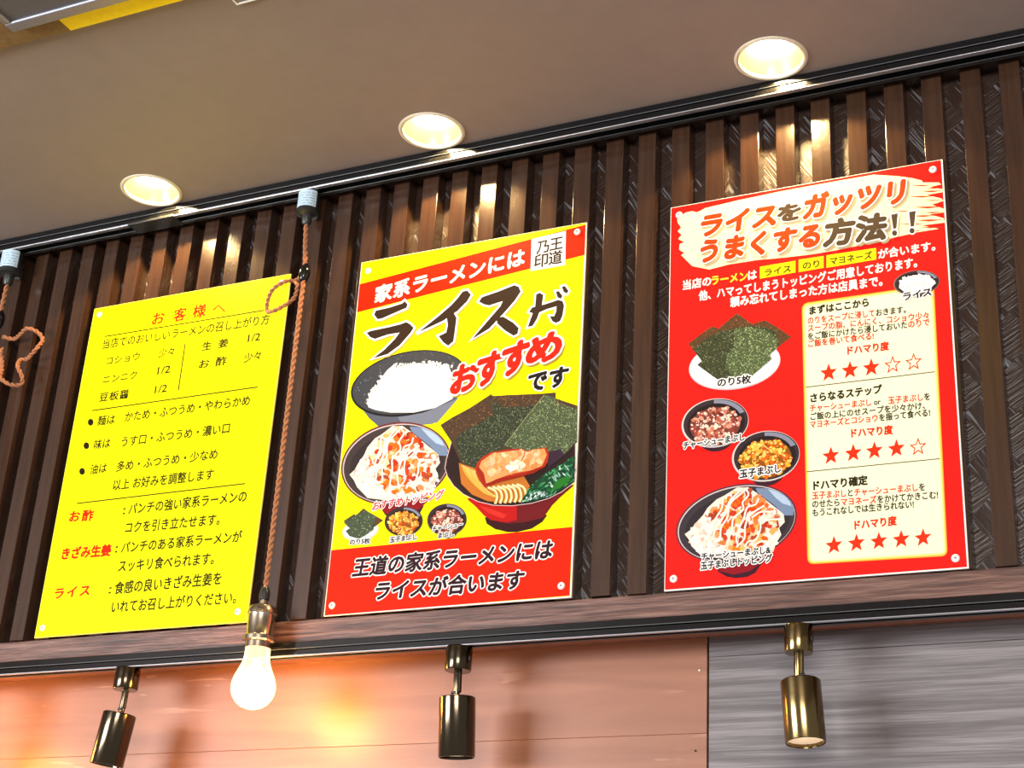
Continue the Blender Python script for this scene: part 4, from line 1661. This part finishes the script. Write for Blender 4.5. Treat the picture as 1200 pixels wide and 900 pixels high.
def star(cx, cy, r, col, hole=None):
    def pts(r_):
        return [(cx + r_ * (1 if i % 2 == 0 else 0.42) * math.sin(math.pi * i / 5) * 0.94, cy - r_ * (1 if i % 2 == 0 else 0.42) * math.cos(math.pi * i / 5) - 0.12 * r_ * (1 if i % 2 == 0 else 0.42) * math.sin(math.pi * i / 5)) for i in range(10)]
    pr.poly(pts(r), col)
    if hole:
        pr.poly(pts(r * 0.68), hole)


def ln(segs, a, b, h, bold=0.028):
    pr.text(segs, a, b, h, None, bold)


ln([('まずはここから', D2)], (947, 369.2), (1019.5, 358.6), 10, 0.045)
ln([('のりをスープに浸して', R2), ('おきます。', D2)], (946, 380), (1067, 366), 8.6)
ln([('スープの脂、にんにく、コショウ少々', R2)], (946, 389), (1090, 373.4), 8.6)
ln([('をご飯にかけたら浸しておいた', D2), ('のりで', R2)], (946, 398.4), (1090, 381.5), 8.6)
ln([('ご飯を巻いて食べる!', R2)], (946, 407.2), (1027, 397.4), 8.6)
ln([('ドハマり度', R2)], (990.5, 416), (1042, 410), 10, 0.045)
ln([('さらなるステップ', D2)], (948.4, 472), (1033.6, 460.8), 10.4, 0.045)
ln([('チャーシューまぶし', R2), (' or ', D2), ('玉子まぶし', R2), ('を', D2)], (948.6, 482.8), (1091, 468.6), 8.6)
ln([('ご飯の上にのせスープを少々かけ、', D2)], (948.6, 492.6), (1090, 478.6), 8.6)
ln([('マヨネーズとコショウ', R2), ('を振って食べる!', D2)], (948.6, 502), (1093, 487.4), 8.6)
ln([('ドハマり度', R2)], (995, 513), (1046.4, 508.4), 10.2, 0.045)
ln([('ドハマり確定', D2)], (950.4, 574.8), (1017, 567.8), 10.6, 0.045)
ln([('玉子まぶし', R2), ('と', D2), ('チャーシューまぶし', R2), ('を', D2)], (951.4, 585.4), (1085, 574.8), 8.8)
ln([('のせたら', D2), ('マヨネーズ', R2), ('をかけてかきこむ!', D2)], (951.4, 595.4), (1102.5, 584), 8.8)
ln([('もうこれなしでは生きられない!', D2)], (951.4, 605.4), (1074, 595), 8.8)
ln([('ドハマり度', R2)], (998.8, 621), (1051, 615.2), 10.4, 0.045)
pr.line([(944, 453.8), (1095.5, 435.6)], 1.0, (80, 66, 30))
pr.line([(945.4, 552.8), (1101.2, 537.5)], 1.0, (80, 66, 30))
pr.build('panel_lettering', p3)
pr = Print(-0.0003)
HOLE = (255, 253, 214)
for row, full in (([(971, 436.8), (996, 433.8), (1020.9, 430.8), (1046, 427.6), (1070.6, 424.4)], 3), ([(973.6, 534.2), (999.8, 531), (1024.6, 528.2), (1050.4, 525.6), (1075.8, 523.8)], 4),
                  ([(977.2, 639), (1003.6, 636.4), (1029.8, 634.2), (1056, 632), (1081.6, 630.2)], 5)):
    for i, (sx_, sy_) in enumerate(row):
        star(sx_, sy_, 11.2, R2, HOLE if i >= full else None)
    pr.build('rating_stars', p3)
    pr = Print(-0.0003)


def Zn(pts):
    return [(795 + a / 8.5714, 360 + b / 8.5714) for a, b in pts]


pr = Print(-0.0002)
pr.ellipse(795 + 565 / 8.5714, 360 + 575 / 8.5714, 464 / 8.5714, 250 / 8.5714, (214, 190, 196), -9)
pr.ellipse(795 + 565 / 8.5714, 360 + 570 / 8.5714, 456 / 8.5714, 242 / 8.5714, (252, 250, 252), -9)
pr.ellipse(795 + 575 / 8.5714, 360 + 545 / 8.5714, 360 / 8.5714, 170 / 8.5714, (236, 232, 238), -9)
b1 = Zn([(100, 365), (335, 190), (400, 215), (590, 60), (740, 170), (870, 130), (1000, 205), (1135, 300), (1000, 400), (700, 400), (300, 440), (150, 440)])
pr.poly(b1, (92, 66, 42))
speckle(pr, b1, NORI_B, 520, 1.0)
b2 = Zn([(150, 430), (270, 320), (420, 245), (560, 210), (700, 190), (860, 200), (990, 240), (1005, 400), (930, 470), (850, 580), (700, 680), (540, 710), (390, 725), (190, 580), (235, 540)])
pr.poly(b2, (64, 68, 46))
speckle(pr, b2, NORI_D, 700, 1.1)
b3 = Zn([(560, 220), (720, 200), (880, 230), (1000, 330), (1000, 400), (920, 480), (940, 520), (740, 690), (560, 715), (470, 590), (490, 480), (560, 400)])
pr.poly(b3, (82, 96, 62))
speckle(pr, b3, NORI_L, 760, 1.1)
pr.build('seaweed_picture', p3)

pr = Print(-0.0002)
small_bowl(pr, 790 + 360 / 7.5, 460 + 268 / 7.5, 39.6, 28.5, -10, PORK, 190, 3.3, (250, 226, 214))
pr.build('pork_topping_picture', p3)
pr = Print(-0.0006)
small_bowl(pr, 790 + 806 / 7.5, 460 + 560 / 7.5, 40, 29.5, -10, EGG, 190, 3.5, (255, 226, 130))
pr.build('egg_topping_picture', p3)


def T3(x, y):
    return (785 + x / 7.5, 560 + y / 7.5)


pr = Print(-0.0002)
topping_bowl(pr, T3, 7.5, (96, 44, 58), (62, 54, 60))
pr.build('topping_rice_picture', p3)

pr = Print(-0.0012)
pr.text('のり5枚', (841.2, 453.8), (880, 448.8), 10, BLACK, 0.034, outline=0.13, ocol=WHITE)
pr.build('caption_lettering', p3)
pr = Print(-0.0012)
pr.text('チャーシューまぶし', (800.8, 526.6), (872.6, 516.2), 8.8, BLACK, 0.034, outline=0.13, ocol=WHITE)
pr.build('caption_lettering', p3)
pr = Print(-0.0012)
pr.text('玉子まぶし', (867, 560.6), (915.2, 553.4), 9.8, BLACK, 0.036, outline=0.13, ocol=WHITE)
pr.build('caption_lettering', p3)
pr = Print(-0.0012)
pr.text('チャーシューまぶし&', (822, 657), (903, 648.8), 8.8, BLACK, 0.034, outline=0.13, ocol=WHITE)
pr.text('玉子まぶしトッピング', (821.4, 668), (905, 658.6), 9.0, BLACK, 0.034, outline=0.13, ocol=WHITE)
pr.build('caption_lettering', p3)
